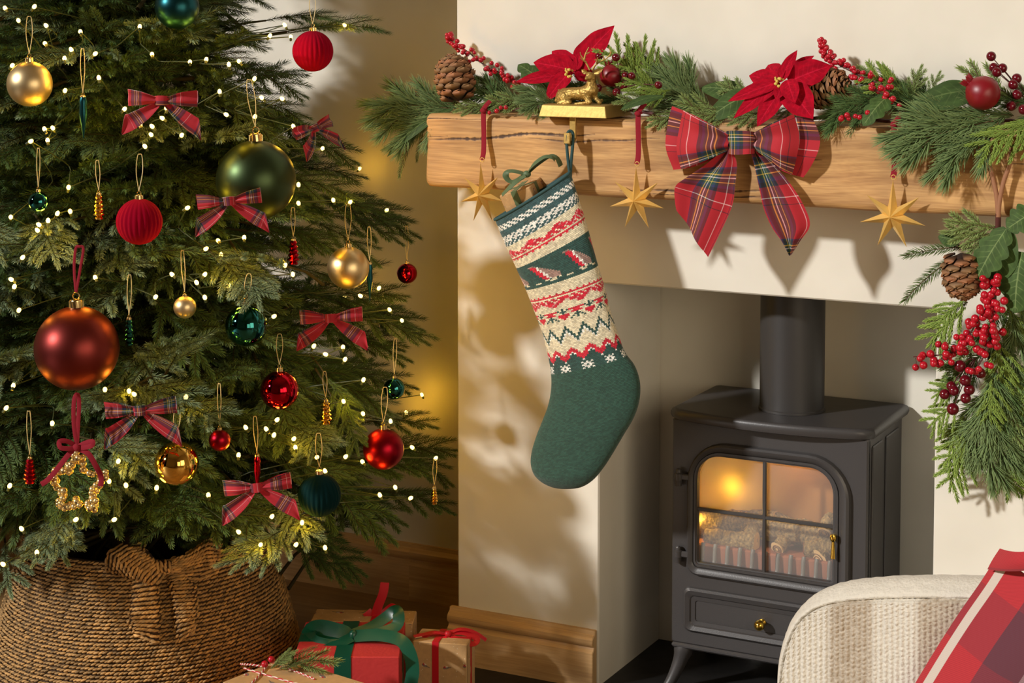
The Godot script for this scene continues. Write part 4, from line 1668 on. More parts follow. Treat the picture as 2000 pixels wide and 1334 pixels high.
func make_garland():
	make_sprigs()
	var at := Vector3(0.32, BEAM_T, 0.07)
	var t := thing("mantel_garland", "long green garland with poinsettias, pinecones and red berries on top of the mantel", "garland", at)
	var p := []
	var b := MB.new()
	for i in 40:
		var x := lerpf(-0.27, 0.95, i / 39.0)
		p.append(Vector3(x, BEAM_T + 0.010 + 0.004 * sin(i * 1.3), 0.065 + 0.014 * sin(i * 0.9)) - at)
	b.tube(p, 0.0035, 7)
	part("stem", b.mesh(60.0), M.berry_stem, t)
	# kind, tip u v, root u v, tip z, root z
	for q in [
		["soft", 712, 196, 880, 212, 0.12, 0.08], ["soft", 724, 240, 862, 214, 0.13, 0.09], ["soft", 756, 282, 868, 216, 0.14, 0.1], ["soft", 770, 184, 900, 208, 0.08, 0.07],
		["dark", 776, 346, 802, 280, 0.12, 0.12], ["dark", 812, 314, 826, 262, 0.12, 0.11], ["dark", 744, 292, 800, 272, 0.13, 0.12], ["fir", 836, 176, 900, 206, 0.07, 0.07],
		["pine", 905, 168, 1000, 204, 0.09, 0.07], ["soft", 930, 150, 1020, 200, 0.05, 0.06], ["fir", 886, 214, 960, 204, 0.13, 0.09], ["fir", 944, 198, 1036, 196, 0.14, 0.09],
		["soft", 1014, 168, 1120, 200, 0.12, 0.08], ["soft", 1016, 194, 1110, 206, 0.14, 0.1], ["fir", 1030, 226, 1060, 190, 0.15, 0.1], ["pine", 1090, 150, 1170, 204, 0.08, 0.06], ["pine", 1120, 165, 1200, 206, 0.06, 0.05],
		["lime", 1184, 86, 1266, 176, 0.08, 0.07], ["lime", 1240, 84, 1284, 178, 0.06, 0.06], ["lime", 1222, 150, 1300, 190, 0.11, 0.08], ["lime", 1250, 186, 1310, 176, 0.12, 0.08], ["fir", 1202, 196, 1290, 198, 0.14, 0.09], ["pine", 1170, 190, 1250, 200, 0.09, 0.06],
		["soft", 1262, 116, 1376, 214, 0.06, 0.07], ["soft", 1300, 112, 1384, 208, 0.05, 0.06], ["soft", 1284, 160, 1390, 220, 0.08, 0.07], ["fir", 1264, 242, 1350, 214, 0.15, 0.1], ["fir", 1320, 196, 1420, 226, 0.14, 0.1], ["fir", 1350, 230, 1440, 214, 0.15, 0.1], ["fir", 1400, 158, 1480, 196, 0.06, 0.07],
		["fir", 1424, 238, 1500, 216, 0.15, 0.1], ["fir", 1520, 226, 1560, 200, 0.14, 0.09], ["pine", 1612, 222, 1716, 196, 0.14, 0.09], ["pine", 1606, 244, 1700, 214, 0.15, 0.1], ["pine", 1640, 200, 1740, 190, 0.12, 0.08], ["fir", 1676, 126, 1770, 188, 0.06, 0.07],
		["pine", 1684, 160, 1800, 196, 0.08, 0.07], ["lime", 1690, 142, 1780, 186, 0.1, 0.08], ["fir", 1798, 128, 1780, 196, 0.07, 0.07], ["fir", 1834, 140, 1816, 196, 0.07, 0.07], ["pine", 1760, 160, 1840, 200, 0.07, 0.06], ["pine", 1720, 176, 1810, 206, 0.1, 0.08],
		["fir", 1874, 128, 1990, 196, 0.09, 0.08], ["soft", 1728, 262, 1930, 226, 0.17, 0.12], ["soft", 1742, 282, 1940, 236, 0.18, 0.12], ["soft", 1764, 226, 1920, 220, 0.15, 0.1], ["soft", 1812, 338, 1950, 240, 0.18, 0.13], ["soft", 1850, 210, 1980, 226, 0.14, 0.1],
		["lime", 1908, 292, 2010, 236, 0.18, 0.13], ["lime", 1960, 270, 2040, 226, 0.17, 0.12], ["lime", 1996, 300, 2050, 240, 0.17, 0.12], ["pine", 1960, 190, 2060, 220, 0.1, 0.08], ["soft", 2010, 170, 2100, 215, 0.08, 0.07],
	]:
		add_sprig(t, q[0], Vector2(q[1], q[2]), Vector2(q[3], q[4]), q[5], q[6])
	# leaves: base, tip, width, lift, shape
	for q in [
		[884, 212, 0.10, 756, 306, 0.13, 0.030, 0, "leaf_dark"], [1072, 172, 0.05, 1012, 126, 0.04, 0.045, 1, "leaf_green"], [1296, 188, 0.13, 1212, 214, 0.15, 0.022, 0, "leaf_dark"], [1496, 176, 0.07, 1378, 236, 0.13, 0.062, 0, "leaf_green"], [1470, 190, 0.05, 1368, 172, 0.05, 0.050, 0, "leaf_green"],
		[1742, 182, 0.11, 1686, 246, 0.16, 0.044, 1, "leaf_green"], [1930, 176, 0.10, 1778, 208, 0.12, 0.066, 0, "leaf_dark"], [1950, 206, 0.08, 1900, 160, 0.06, 0.05, 0, "leaf_dark"],
	]:
		var a := Z(q[0], q[1], q[2]) - at
		var c := Z(q[3], q[4], q[5]) - at
		part("leaf", leaf_mesh(a, c, q[6], Vector3(0.1, 0.75, 0.75), -0.15, q[7], 0.10), M[q[8]], t)
	poinsettia(t, Z(1112, 142, 0.09), [
		[1200, 50, 0.05, 0.060, 1126, 134, 0.07], [1078, 100, 0.06, 0.050, 1124, 138, 0.08], [1042, 122, 0.08, 0.056, 1122, 138, 0.08], [1008, 160, 0.12, 0.030, 1100, 146, 0.09], [1066, 198, 0.115, 0.040, 1112, 142, 0.09],
		[1138, 92, 0.06, 0.024, 1126, 136, 0.08], [1160, 150, 0.05, 0.040, 1122, 138, 0.08],
	], 0.09)
	poinsettia(t, Z(1522, 160, 0.145), [
		[1500, 127, 0.10, 0.048], [1463, 148, 0.12, 0.040], [1466, 167, 0.13, 0.032], [1422, 198, 0.16, 0.030], [1433, 231, 0.16, 0.034], [1479, 247, 0.17, 0.044, 1528, 174, 0.14],
		[1557, 98, 0.10, 0.026], [1590, 109, 0.08, 0.022, 1540, 140, 0.11], [1624, 128, 0.10, 0.062, 1540, 160, 0.13], [1588, 232, 0.165, 0.066, 1540, 168, 0.14], [1553, 202, 0.17, 0.040, 1538, 156, 0.15], [1516, 196, 0.165, 0.026, 1528, 168, 0.145],
	], 0.14)
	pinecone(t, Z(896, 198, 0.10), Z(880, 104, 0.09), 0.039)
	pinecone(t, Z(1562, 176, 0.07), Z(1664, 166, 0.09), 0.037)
	berries(t, [Z(878, 66, 0.045), Z(884, 84, 0.045), Z(912, 100, 0.05), Z(942, 124, 0.06), Z(990, 148, 0.075), Z(1012, 158, 0.08)], 74, 0.0046, 0.017, M.berry_red, 401)
	berries(t, [Z(1606, 80, 0.06), Z(1612, 100, 0.06), Z(1632, 122, 0.07), Z(1668, 142, 0.08), Z(1706, 158, 0.09), Z(1742, 178, 0.1)], 80, 0.0048, 0.017, M.berry_red, 402)
	berries(t, [Z(1700, 224, 0.14), Z(1672, 226, 0.15), Z(1638, 236, 0.155)], 9, 0.0050, 0.009, M.berry_red, 403, false)
	berries(t, [Z(1752, 200, 0.12), Z(1730, 186, 0.12), Z(1700, 172, 0.12)], 9, 0.0056, 0.011, M.berry_red, 404, false)
	berries(t, [Z(955, 224, 0.14), Z(975, 214, 0.145), Z(990, 208, 0.145)], 4, 0.0048, 0.004, M.berry_red, 405, false)
	big_berries(t, [[1170, 110, 0.07, 0.008], [1203, 112, 0.09, 0.0082], [1222, 148, 0.09, 0.008], [1168, 172, 0.1, 0.008], [1204, 180, 0.11, 0.008], [1218, 168, 0.1, 0.0078], [1234, 148, 0.1, 0.0074], [1286, 166, 0.11, 0.0076]], Z(1215, 170, 0.07))
	big_berries(t, [[1936, 110, 0.09, 0.0088], [1941, 132, 0.09, 0.0086], [1958, 133, 0.085, 0.0086], [1947, 141, 0.1, 0.0088], [1986, 153, 0.09, 0.0088], [1979, 165, 0.1, 0.009], [1986, 185, 0.1, 0.009], [1975, 207, 0.11, 0.009], [1999, 214, 0.12, 0.009]], Z(2006, 200, 0.08))
	pomegranate(t, Z(1194, 148, 0.075), 0.023, Vector3(-0.2, 1, 0.1))
	pomegranate(t, Z(1920, 182, 0.13), 0.031, Vector3(-0.75, 0.62, 0.2))


func make_swag():
	var at := Z(1950, 430, 0.145)
	var t := thing("hanging_swag", "green swag with pinecone and red berries hanging by a cord on the right", "swag", at)
	mat("swag_cord", rgb(150, 104, 74), 0.8)
	var b := MB.new()
	var loop := []
	for q in curve([Z(1950, 424, 0.150), Z(1946, 380, 0.150), Z(1936, 336, 0.149), Z(1930, 304, 0.148), Z(1940, 272, 0.147), Z(1962, 266, 0.147), Z(1974, 292, 0.148), Z(1972, 320, 0.149), Z(1960, 356, 0.150), Z(1952, 396, 0.151), Z(1950, 424, 0.151)], 50):
		loop.append(q - at)
	b.tube(loop, 0.0042, 8)
	part("cord", b.mesh(60.0), M.swag_cord, t)
	b = MB.new()
	var sp := []
	for q in curve([Z(1950, 418, 0.150), Z(1948, 480, 0.13), Z(1940, 600, 0.10), Z(1932, 740, 0.075), Z(1930, 860, 0.06)], 20):
		sp.append(q - at)
	b.tube(sp, 0.005, 7)
	part("stem", b.mesh(60.0), M.berry_stem, t)
	for q in [
		["dark", 1764, 500, 1880, 482, 0.12, 0.12], ["dark", 1762, 588, 1862, 504, 0.12, 0.12], ["fir", 1846, 430, 1950, 446, 0.15, 0.14], ["fir", 1838, 452, 1940, 460, 0.15, 0.14], ["fir", 1880, 500, 1950, 450, 0.15, 0.14], ["dark", 1812, 640, 1890, 590, 0.1, 0.1],
		["lime", 1804, 676, 1886, 600, 0.11, 0.11], ["lime", 1816, 640, 1890, 580, 0.11, 0.11], ["pine", 1834, 760, 1920, 690, 0.09, 0.1], ["dark", 1838, 700, 1920, 640, 0.09, 0.1], ["fir", 1836, 740, 1910, 660, 0.09, 0.1],
		["lime", 1808, 834, 1876, 780, 0.1, 0.1], ["lime", 1816, 776, 1886, 740, 0.1, 0.1], ["lime", 1846, 890, 1888, 800, 0.09, 0.09], ["lime", 1836, 912, 1904, 840, 0.08, 0.09], ["lime", 1846, 962, 1884, 866, 0.07, 0.08],
		["soft", 1862, 900, 1934, 776, 0.085, 0.1], ["soft", 1882, 908, 1936, 780, 0.09, 0.1], ["soft", 1932, 962, 1930, 806, 0.085, 0.1], ["soft", 1962, 936, 1936, 790, 0.08, 0.1], ["soft", 1900, 860, 1946, 720, 0.1, 0.11], ["lime", 1984, 976, 1952, 866, 0.07, 0.08],
		["pine", 1990, 920, 1966, 780, 0.08, 0.09], ["fir", 1988, 900, 1960, 790, 0.09, 0.1], ["pine", 1992, 860, 1960, 700, 0.09, 0.1], ["soft", 1996, 760, 1960, 640, 0.1, 0.11], ["soft", 2004, 720, 1972, 600, 0.11, 0.12], ["lime", 1992, 680, 1964, 580, 0.12, 0.12],
		["lime", 1952, 760, 1950, 660, 0.12, 0.12], ["pine", 1940, 700, 1944, 580, 0.11, 0.12], ["lime", 1930, 830, 1936, 740, 0.12, 0.12], ["dark", 1994, 970, 1976, 850, 0.06, 0.08], ["pine", 1950, 850, 1940, 720, 0.1, 0.11], ["lime", 2010, 820, 1976, 720, 0.1, 0.1], ["soft", 2030, 860, 1980, 720, 0.08, 0.09], ["soft", 2040, 690, 1980, 560, 0.1, 0.12],
	]:
		add_sprig(t, q[0], Vector2(q[1], q[2]), Vector2(q[3], q[4]), q[5], q[6], Vector3(-0.2, 0.2, 1))
	for q in [[1966, 446, 0.150, 1906, 548, 0.168, 0.060, 1], [1996, 492, 0.150, 1982, 612, 0.160, 0.074, 1], [2030, 408, 0.150, 1966, 448, 0.165, 0.055, 1], [1974, 452, 0.145, 1940, 560, 0.150, 0.060, 0], [1876, 470, 0.13, 1832, 462, 0.13, 0.030, 0]]:
		part("leaf", leaf_mesh(Z(q[0], q[1], q[2]) - at, Z(q[3], q[4], q[5]) - at, q[6], Vector3(-0.2, 0.25, 1), -0.12, q[7], 0.06), M.leaf_green, t)
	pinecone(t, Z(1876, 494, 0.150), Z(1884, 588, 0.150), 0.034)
	berries(t, [Z(1938, 556, 0.165), Z(1926, 600, 0.165), Z(1902, 640, 0.15), Z(1878, 676, 0.14), Z(1844, 692, 0.135), Z(1784, 697, 0.13)], 64, 0.0066, 0.021, M.berry_red, 411, false)
	berries(t, [Z(1930, 540, 0.165), Z(1944, 590, 0.165), Z(1938, 640, 0.15), Z(1930, 680, 0.145), Z(1908, 718, 0.14)], 46, 0.0066, 0.022, M.berry_red, 412, false)
	big_berries(t, [[1875, 715, 0.13, 0.011], [1845, 770, 0.12, 0.0095], [1863, 763, 0.12, 0.0095], [1858, 754, 0.115, 0.009], [1885, 743, 0.125, 0.010], [1893, 761, 0.12, 0.010], [1886, 778, 0.12, 0.0095], [1915, 729, 0.12, 0.0095], [1861, 799, 0.115, 0.011]], Z(1905, 700, 0.11))


# ---------------------------------------------------------------- surface nets over a field of tapered capsules
func blob(bones: Array, cell: float, blend: float, wobble: FastNoiseLite = null, amp := 0.0) -> ArrayMesh:
	var lo := Vector3.INF
	var hi := -Vector3.INF
	for q in bones:   # [a, b, ra, rb]
		for e in 2:
			var rr: float = q[2 + e] + blend + cell * 2
			lo = lo.min(q[e] - Vector3.ONE * rr)
			hi = hi.max(q[e] + Vector3.ONE * rr)
	var nx := int((hi.x - lo.x) / cell) + 2
	var ny := int((hi.y - lo.y) / cell) + 2
	var nzz := int((hi.z - lo.z) / cell) + 2
	var f := PackedFloat32Array()
	f.resize(nx * ny * nzz)
	f.fill(1.0)
	for q in bones:
		var rr: float = maxf(q[2], q[3]) + blend + cell * 2
		var a: Vector3 = ((q[0].min(q[1]) - lo - Vector3.ONE * rr) / cell).floor().max(Vector3.ZERO)
		var c: Vector3 = ((q[0].max(q[1]) - lo + Vector3.ONE * rr) / cell).ceil()
		var ab: Vector3 = q[1] - q[0]
		var l2 := maxf(ab.length_squared(), 1e-9)
		for z in range(int(a.z), mini(int(c.z) + 1, nzz)):
			for y in range(int(a.y), mini(int(c.y) + 1, ny)):
				for x in range(int(a.x), mini(int(c.x) + 1, nx)):
					var p := lo + Vector3(x, y, z) * cell
					var t := clampf((p - q[0]).dot(ab) / l2, 0.0, 1.0)
					var d: float = p.distance_to(q[0] + ab * t) - lerpf(q[2], q[3], t)
					var i := (z * ny + y) * nx + x
					var h := maxf(blend - absf(f[i] - d), 0.0) / blend
					f[i] = minf(f[i], d) - h * h * blend * 0.25
	if wobble:
		for z in nzz:
			for y in ny:
				for x in nx:
					f[(z * ny + y) * nx + x] += amp * wobble.get_noise_3dv(lo + Vector3(x, y, z) * cell)
	var at := {}
	var v := PackedVector3Array()
	var n := PackedVector3Array()
	var corner := []
	for k in 8:
		corner.append(Vector3i(k & 1, (k >> 1) & 1, k >> 2))
	for z in nzz - 1:
		for y in ny - 1:
			for x in nx - 1:
				var sum := Vector3.ZERO
				var cnt := 0
				var val := PackedFloat32Array()
				var neg := 0
				for k in corner:
					var q := f[((z + k.z) * ny + y + k.y) * nx + x + k.x]
					val.append(q)
					neg += int(q < 0.0)
				if neg == 0 or neg == 8:
					continue
				for e in [[0, 1], [2, 3], [4, 5], [6, 7], [0, 2], [1, 3], [4, 6], [5, 7], [0, 4], [1, 5], [2, 6], [3, 7]]:
					var va := val[e[0]]
					var vb := val[e[1]]
					if (va < 0.0) != (vb < 0.0):
						sum += Vector3(corner[e[0]]).lerp(Vector3(corner[e[1]]), va / (va - vb))
						cnt += 1
				at[(z * ny + y) * nx + x] = v.size()
				v.append(lo + (Vector3(x, y, z) + sum / cnt) * cell)
				n.append(Vector3(val[1] + val[3] + val[5] + val[7] - val[0] - val[2] - val[4] - val[6], val[2] + val[3] + val[6] + val[7] - val[0] - val[1] - val[4] - val[5], val[4] + val[5] + val[6] + val[7] - val[0] - val[1] - val[2] - val[3]).normalized())
	var idx := PackedInt32Array()
	var step := [1, nx, nx * ny]
	for key in at:
		for ax in 3:
			var o: int = step[(ax + 1) % 3]
			var w: int = step[(ax + 2) % 3]
			if not (at.has(key - o) and at.has(key - w) and at.has(key - o - w)):
				continue
			var fa := f[key]
			var fb := f[key + step[ax]]
			if (fa < 0.0) == (fb < 0.0):
				continue
			var q := [at[key], at[key - o], at[key - o - w], at[key - w]]
			var fn := (v[q[2]] - v[q[0]]).cross(v[q[1]] - v[q[0]])
			if fn.dot(n[q[0]]) < 0.0:
				q.reverse()
			idx.append_array([q[0], q[1], q[2], q[0], q[2], q[3]])
	var arr := []
	arr.resize(Mesh.ARRAY_MAX)
	arr[Mesh.ARRAY_VERTEX] = v
	arr[Mesh.ARRAY_NORMAL] = n
	arr[Mesh.ARRAY_INDEX] = idx
	var am := ArrayMesh.new()
	am.add_surface_from_arrays(Mesh.PRIMITIVE_TRIANGLES, arr)
	return am


# ---------------------------------------------------------------- stocking, its holder and the present in it
func make_stocking():
	var gold := mat("antique_gold", rgb(176, 146, 82), 0.52, 0.8)
	tri_normal(gold, noise_tex(128, 0.05, 3, Color.WHITE, Color.WHITE, 91, true, 3.0), 0.12)
	gold.uv1_triplanar = true
	gold.uv1_scale = Vector3.ONE * 12.0
	var h := thing("stocking_holder", "gold stocking holder with a lying reindeer on the mantel above the knitted stocking", "stocking holder", Z(1118, 232, 0.11))
	var at := h.position
	# plate: a flared block overhanging the front of the beam
	var x0 := Z(1052, 232, 0.162).x
	var x1 := Z(1184, 232, 0.162).x
	var yb := BEAM_T + 0.0015
	var rows := []
	for q in [[0.0, 0.0], [0.0, 0.0016], [0.0045, 0.0215], [0.0065, 0.0235], [0.06, 0.0237]]:
		var row := PackedVector3Array()
		for c in MB.round_rect(x0 + q[0], 0.045 + minf(q[0], 0.04), x1 - q[0], 0.162 - minf(q[0], 0.04), 0.0012, 1):
			row.append(Vector3(c.x, yb + q[1], c.y) - at)
		rows.append(row)
	var b := MB.new()
	b.grid(rows, 1, 1, true, false)
	var s := b.size()
	b.fan(rows[0], Vector3((x0 + x1) / 2, yb, 0.10) - at)
	b.flip(s)
	b.fan(rows[-1], Vector3((x0 + x1) / 2, yb + 0.0237, 0.10) - at)
	b.outwards(0)
	part("plate", b.mesh(30.0), gold, h)
	# hook: flat arm down and forward, with a rounded lip
	b = MB.new()
	var hx := Z(1117, 245, 0.150).x
	b.prism([Vector2(0.142, yb), Vector2(0.148, yb), Vector2(0.148, 1.140), Vector2(0.160, 1.132), Vector2(0.168, 1.134), Vector2(0.168, 1.150), Vector2(0.173, 1.150), Vector2(0.174, 1.130), Vector2(0.166, 1.124), Vector2(0.156, 1.124), Vector2(0.142, 1.136)], hx - 0.0065, hx + 0.0065, 0.001, Transform3D(Basis(Vector3(0, 0, 1), Vector3(0, 1, 0), Vector3(1, 0, 0)), -at))
	part("hook", b.mesh(35.0), gold, h)
	# reindeer lying down, head raised, looking left
	var bones := []
	for q in [
		[1104, 184, 0.112, 1142, 182, 0.118, 0.0125, 0.0125], [1098, 188, 0.112, 1104, 190, 0.120, 0.0125, 0.0118], [1146, 180, 0.118, 1157, 176, 0.118, 0.0130, 0.0120], [1154, 176, 0.119, 1155, 154, 0.121, 0.0115, 0.0072],
		[1155, 149, 0.122, 1152, 147, 0.125, 0.0074, 0.0068], [1151, 149, 0.127, 1145, 154, 0.134, 0.0054, 0.0032], [1094, 193, 0.122, 1112, 200, 0.128, 0.0060, 0.0040], [1112, 200, 0.128, 1090, 202, 0.130, 0.0036, 0.0030], [1088, 196, 0.118, 1106, 203, 0.126, 0.0050, 0.0030],
		[1108, 196, 0.124, 1104, 205, 0.130, 0.0034, 0.0028], [1146, 190, 0.124, 1152, 199, 0.130, 0.0058, 0.0038], [1152, 200, 0.130, 1124, 203, 0.132, 0.0036, 0.0028], [1162, 190, 0.116, 1171, 200, 0.118, 0.0052, 0.0034], [1171, 200, 0.118, 1176, 196, 0.110, 0.0030, 0.0026], [1093, 178, 0.108, 1089, 175, 0.106, 0.0034, 0.0018],
	]:
		bones.append([Z(q[0], q[1], q[2]) - at, Z(q[3], q[4], q[5]) - at, q[6], q[7]])
	var deer := part("reindeer", blob(bones, 0.0016, 0.005, nz(17, 190.0, 2), 0.0012), gold, h)
	for e in [[1160, 143, 1177, 135, 0.124, 0.119], [1148, 142, 1136, 136, 0.124, 0.126]]:
		part("ear", leaf_mesh(Z(e[0], e[1], e[4]) - at, Z(e[2], e[3], e[5]) - at, 0.010, Vector3(-0.2, -0.2, 1), 0.5, 0, 0.05), gold, deer)
	for a in [
		[[[1152, 137, 0.122], [1147, 127, 0.122], [1141, 117, 0.121], [1134, 107, 0.122], [1133, 102, 0.123]], [[1141, 117, 0.121], [1144, 104, 0.119], [1150, 92, 0.118]], [[1145, 122, 0.122], [1138, 117, 0.128], [1133, 113, 0.132]], [[1144, 106, 0.119], [1152, 102, 0.116]]],
		[[[1157, 137, 0.122], [1162, 128, 0.121], [1172, 120, 0.119], [1184, 115, 0.117], [1193, 105, 0.116], [1190, 92, 0.117]], [[1165, 124, 0.121], [1167, 116, 0.124], [1168, 112, 0.126]], [[1180, 117, 0.118], [1178, 108, 0.12]], [[1190, 110, 0.116], [1195, 101, 0.113]]],
	]:
		b = MB.new()
		for branch_pts in a:
			var pp := []
			var rr := []
			for k in branch_pts.size():
				pp.append(Z(branch_pts[k][0], branch_pts[k][1], branch_pts[k][2]) - at)
				rr.append(lerpf(0.0021, 0.0008, float(k) / (branch_pts.size() - 1)))
			b.tube(pp, rr, 8)
		part("antler", b.mesh(60.0), gold, deer)

	# the stocking: left and right outline from cuff to toe, fold of the foot included
	var t := thing("knitted_stocking", "green and cream knitted stocking with red patterned bands hanging from the gold reindeer holder", "stocking", Z(1112, 262, 0.170))
	at = t.position
	var secs := [[967, 428, 1114, 336], [976, 450, 1122, 362], [990, 482, 1132, 394], [1006, 516, 1146, 440], [1028, 565, 1168, 520], [1044, 606, 1181, 563], [1060, 650, 1194, 614], [1070, 690, 1208, 655], [1076, 722, 1220, 688], [1077, 756, 1240, 716], [1071, 790, 1250, 748], [1060, 820, 1249, 782], [1049, 848, 1238, 816], [1040, 876, 1218, 850], [1037, 902, 1198, 884], [1043, 924, 1180, 912], [1058, 940, 1160, 936], [1080, 951, 1138, 950], [1100, 954, 1118, 954]]
	var lp := []
	var rp := []
	for q in secs:
		lp.append(Vector2(q[0], q[1]))
		rp.append(Vector2(q[2], q[3]))
	var ls := curve(lp, 120)
	var rs := curve(rp, 120)
	rows = []
	var dist := [0.0]
	for i in 121:
		if i > 0:
			dist.append(dist[-1] + ((ls[i] + rs[i]) * 0.5).distance_to((ls[i - 1] + rs[i - 1]) * 0.5))
	var total: float = dist[-1]
	var uvv := []
	for i in 121:
		var f: float = dist[i] / total
		var zc := lerpf(0.172, 0.150, smoothstep(0.0, 1.0, f))
		var a := Z(ls[i].x, ls[i].y, zc)
		var c := Z(rs[i].x, rs[i].y, zc)
		var mid := (a + c) / 2
		var hw := a.distance_to(c) / 2
		var thick := minf(0.030, hw * 0.42) * (0.75 + 0.25 * smoothstep(0.0, 0.2, f))
		var row := PackedVector3Array()
		for k in 41:
			var g := TAU * k / 40.0
			var cs := cos(g)
			var sn := sin(g)
			# the front bulges, so rows of knitting sag in the middle
			var o := (a - c).normalized() * cs * hw + Vector3(0.25, 0, 0.97) * sn * thick * pow(absf(sn), -0.25 if absf(sn) > 0.01 else 0.0)
			row.append(mid + o - at + Vector3(0, -0.006 * maxf(sn, 0.0) * (1.0 - f), 0))
		rows.append(row)
		uvv.append(f)
	var am := sheet(rows, 1.0, 1.0)
	# v follows the length of the knitting, not the number of rows
	var arr := am.surface_get_arrays(0)
	var tex: PackedVector2Array = arr[Mesh.ARRAY_TEX_UV]
	for i in tex.size():
		tex[i] = Vector2(tex[i].x, uvv[i / 41])
	arr[Mesh.ARRAY_TEX_UV] = tex
	am = ArrayMesh.new()
	am.add_surface_from_arrays(Mesh.PRIMITIVE_TRIANGLES, arr)
	var wool := mat("fair_isle_knit", Color.WHITE, 0.95)
	wool.albedo_texture = ImageTexture.create_from_image(knit_image(total))
	wool.heightmap_enabled = true
	wool.heightmap_texture = ImageTexture.create_from_image(knit_relief(total))
	wool.heightmap_scale = 0.08
	wool.rim_enabled = true
	wool.rim = 0.35
	part("knitted_sock", am, wool, t)
	var teal := mat("loop_teal", rgb(46, 78, 80), 0.9)
	b = MB.new()
	var lp3 := []
	for q in curve([Z(1114, 350, 0.172), Z(1110, 318, 0.172), Z(1107, 284, 0.171), Z(1108, 262, 0.170), Z(1113, 256, 0.166), Z(1119, 262, 0.163), Z(1118, 290, 0.166), Z(1115, 322, 0.169), Z(1114, 350, 0.170)], 40):
		lp3.append(q - at)
	b.tube(lp3, 0.0031, 8)
	part("hanging_loop", b.mesh(60.0), teal, t)
	b = MB.new()
	var cuff := []
	for p in rows[0]:
		cuff.append(p)
	b.tube(cuff, 0.0032, 8, false)
	part("cuff_edge", b.mesh(60.0), teal, t)

	# small present sticking out of the top
	var g := thing("small_present", "small kraft paper present with a green ribbon bow tucked in the knitted stocking", "present", Z(1040, 420, 0.172))
	at = g.position
	var kraft := mat("printed_kraft", Color.WHITE, 0.8)
	kraft.albedo_texture = ImageTexture.create_from_image(kraft_image(3))
	var green := mat("sage_ribbon", rgb(84, 104, 70), 0.55)
	green.rim_enabled = true
	green.rim = 0.3
	# axes of the box from the corners seen in the photograph
	var o := Z(1034, 365, 0.190)
	var ex := (Z(975, 383, 0.190) - o)
	var ez := (Z(1085, 338, 0.140) - o)
	var ey := -(ex.cross(ez)).normalized()
	if ey.y < 0.0:
		ey = -ey
	ez = ex.normalized().cross(ey).normalized() * (1.0 if ex.normalized().cross(ey).dot(ez) > 0.0 else -1.0) * 0.062
	var bf := Transform3D(Basis(ex.normalized(), ey, ez.normalized()), o - at)
	var wx := ex.length()
	b = MB.new()
	b.box(Vector3(0, -0.105, 0), Vector3(wx, 0, 0.062), 0.0015, bf, 9.0)
	part("box", b.mesh(30.0), kraft, g)
	for st in [[Vector3(wx * 0.42, -0.1055, -0.0006), Vector3(wx * 0.62, 0.0006, 0.0626)], [Vector3(-0.0006, -0.1055, 0.024), Vector3(wx + 0.0006, 0.0006, 0.035)]]:
		b = MB.new()
		b.box(st[0], st[1], 0.0, bf)
		part("ribbon", b.mesh(30.0), green, g)
	var kn := bf * Vector3(wx * 0.52, 0.005, 0.030)
	for lo in [
		[[1028, 340, 0.18], [1040, 322, 0.185], [1062, 306, 0.18], [1078, 306, 0.175], [1084, 312, 0.17]], [[1028, 340, 0.18], [1008, 334, 0.19], [992, 334, 0.195], [988, 344, 0.2], [1000, 354, 0.2], [1026, 342, 0.19]],
		[[1028, 340, 0.18], [1010, 352, 0.20], [994, 366, 0.21], [980, 380, 0.212]], [[1030, 338, 0.18], [1052, 318, 0.178], [1074, 304, 0.17], [1088, 308, 0.165], [1096, 324, 0.16]],
	]:
		var cp := []
		for q in lo:
			cp.append(Z(q[0], q[1], q[2]) - at)
		cp = curve(cp, 24)
		part("bow_loop", ribbon(cp, 0.0125, Vector3(0.2, 0.9, 0.4)), green, g)
	b = MB.new()
	b.ball(Z(1029, 340, 0.182) - at, 0.0078, 12, 8, Vector3(1.1, 0.9, 0.9))
	part("bow_knot", b.mesh(60.0), green, g)


# a ribbon of real thickness along points, its flat side held towards `up`
func ribbon(p: Array, width, up: Vector3, thick := 0.0007, turn := 0.0) -> ArrayMesh:
	var b := MB.new()
	var rows := []
	var l := 0.0
	for i in p.size():
		var d: Vector3 = (p[mini(i + 1, p.size() - 1)] - p[maxi(i - 1, 0)]).normalized()
		var x := d.cross(up)
		if x.length() < 0.05:
			x = d.cross(up + Vector3(0.3, 0.2, 0.5))
		x = x.normalized()
		if turn != 0.0:
			x = x.rotated(d, turn * i / (p.size() - 1))
		var n := x.cross(d)
		var w: float = (width[mini(i, width.size() - 1)] if width is Array else width) * 0.5
		rows.append(PackedVector3Array([p[i] - x * w - n * thick, p[i] + n * thick * 0.6 + x * 0.0, p[i] + x * w - n * thick, p[i] + x * w - n * thick * 2.0, p[i] - n * thick * 1.0, p[i] - x * w - n * thick * 2.0]))
	b.grid(rows, 1, 1, true, true)
	return b.mesh(70.0)


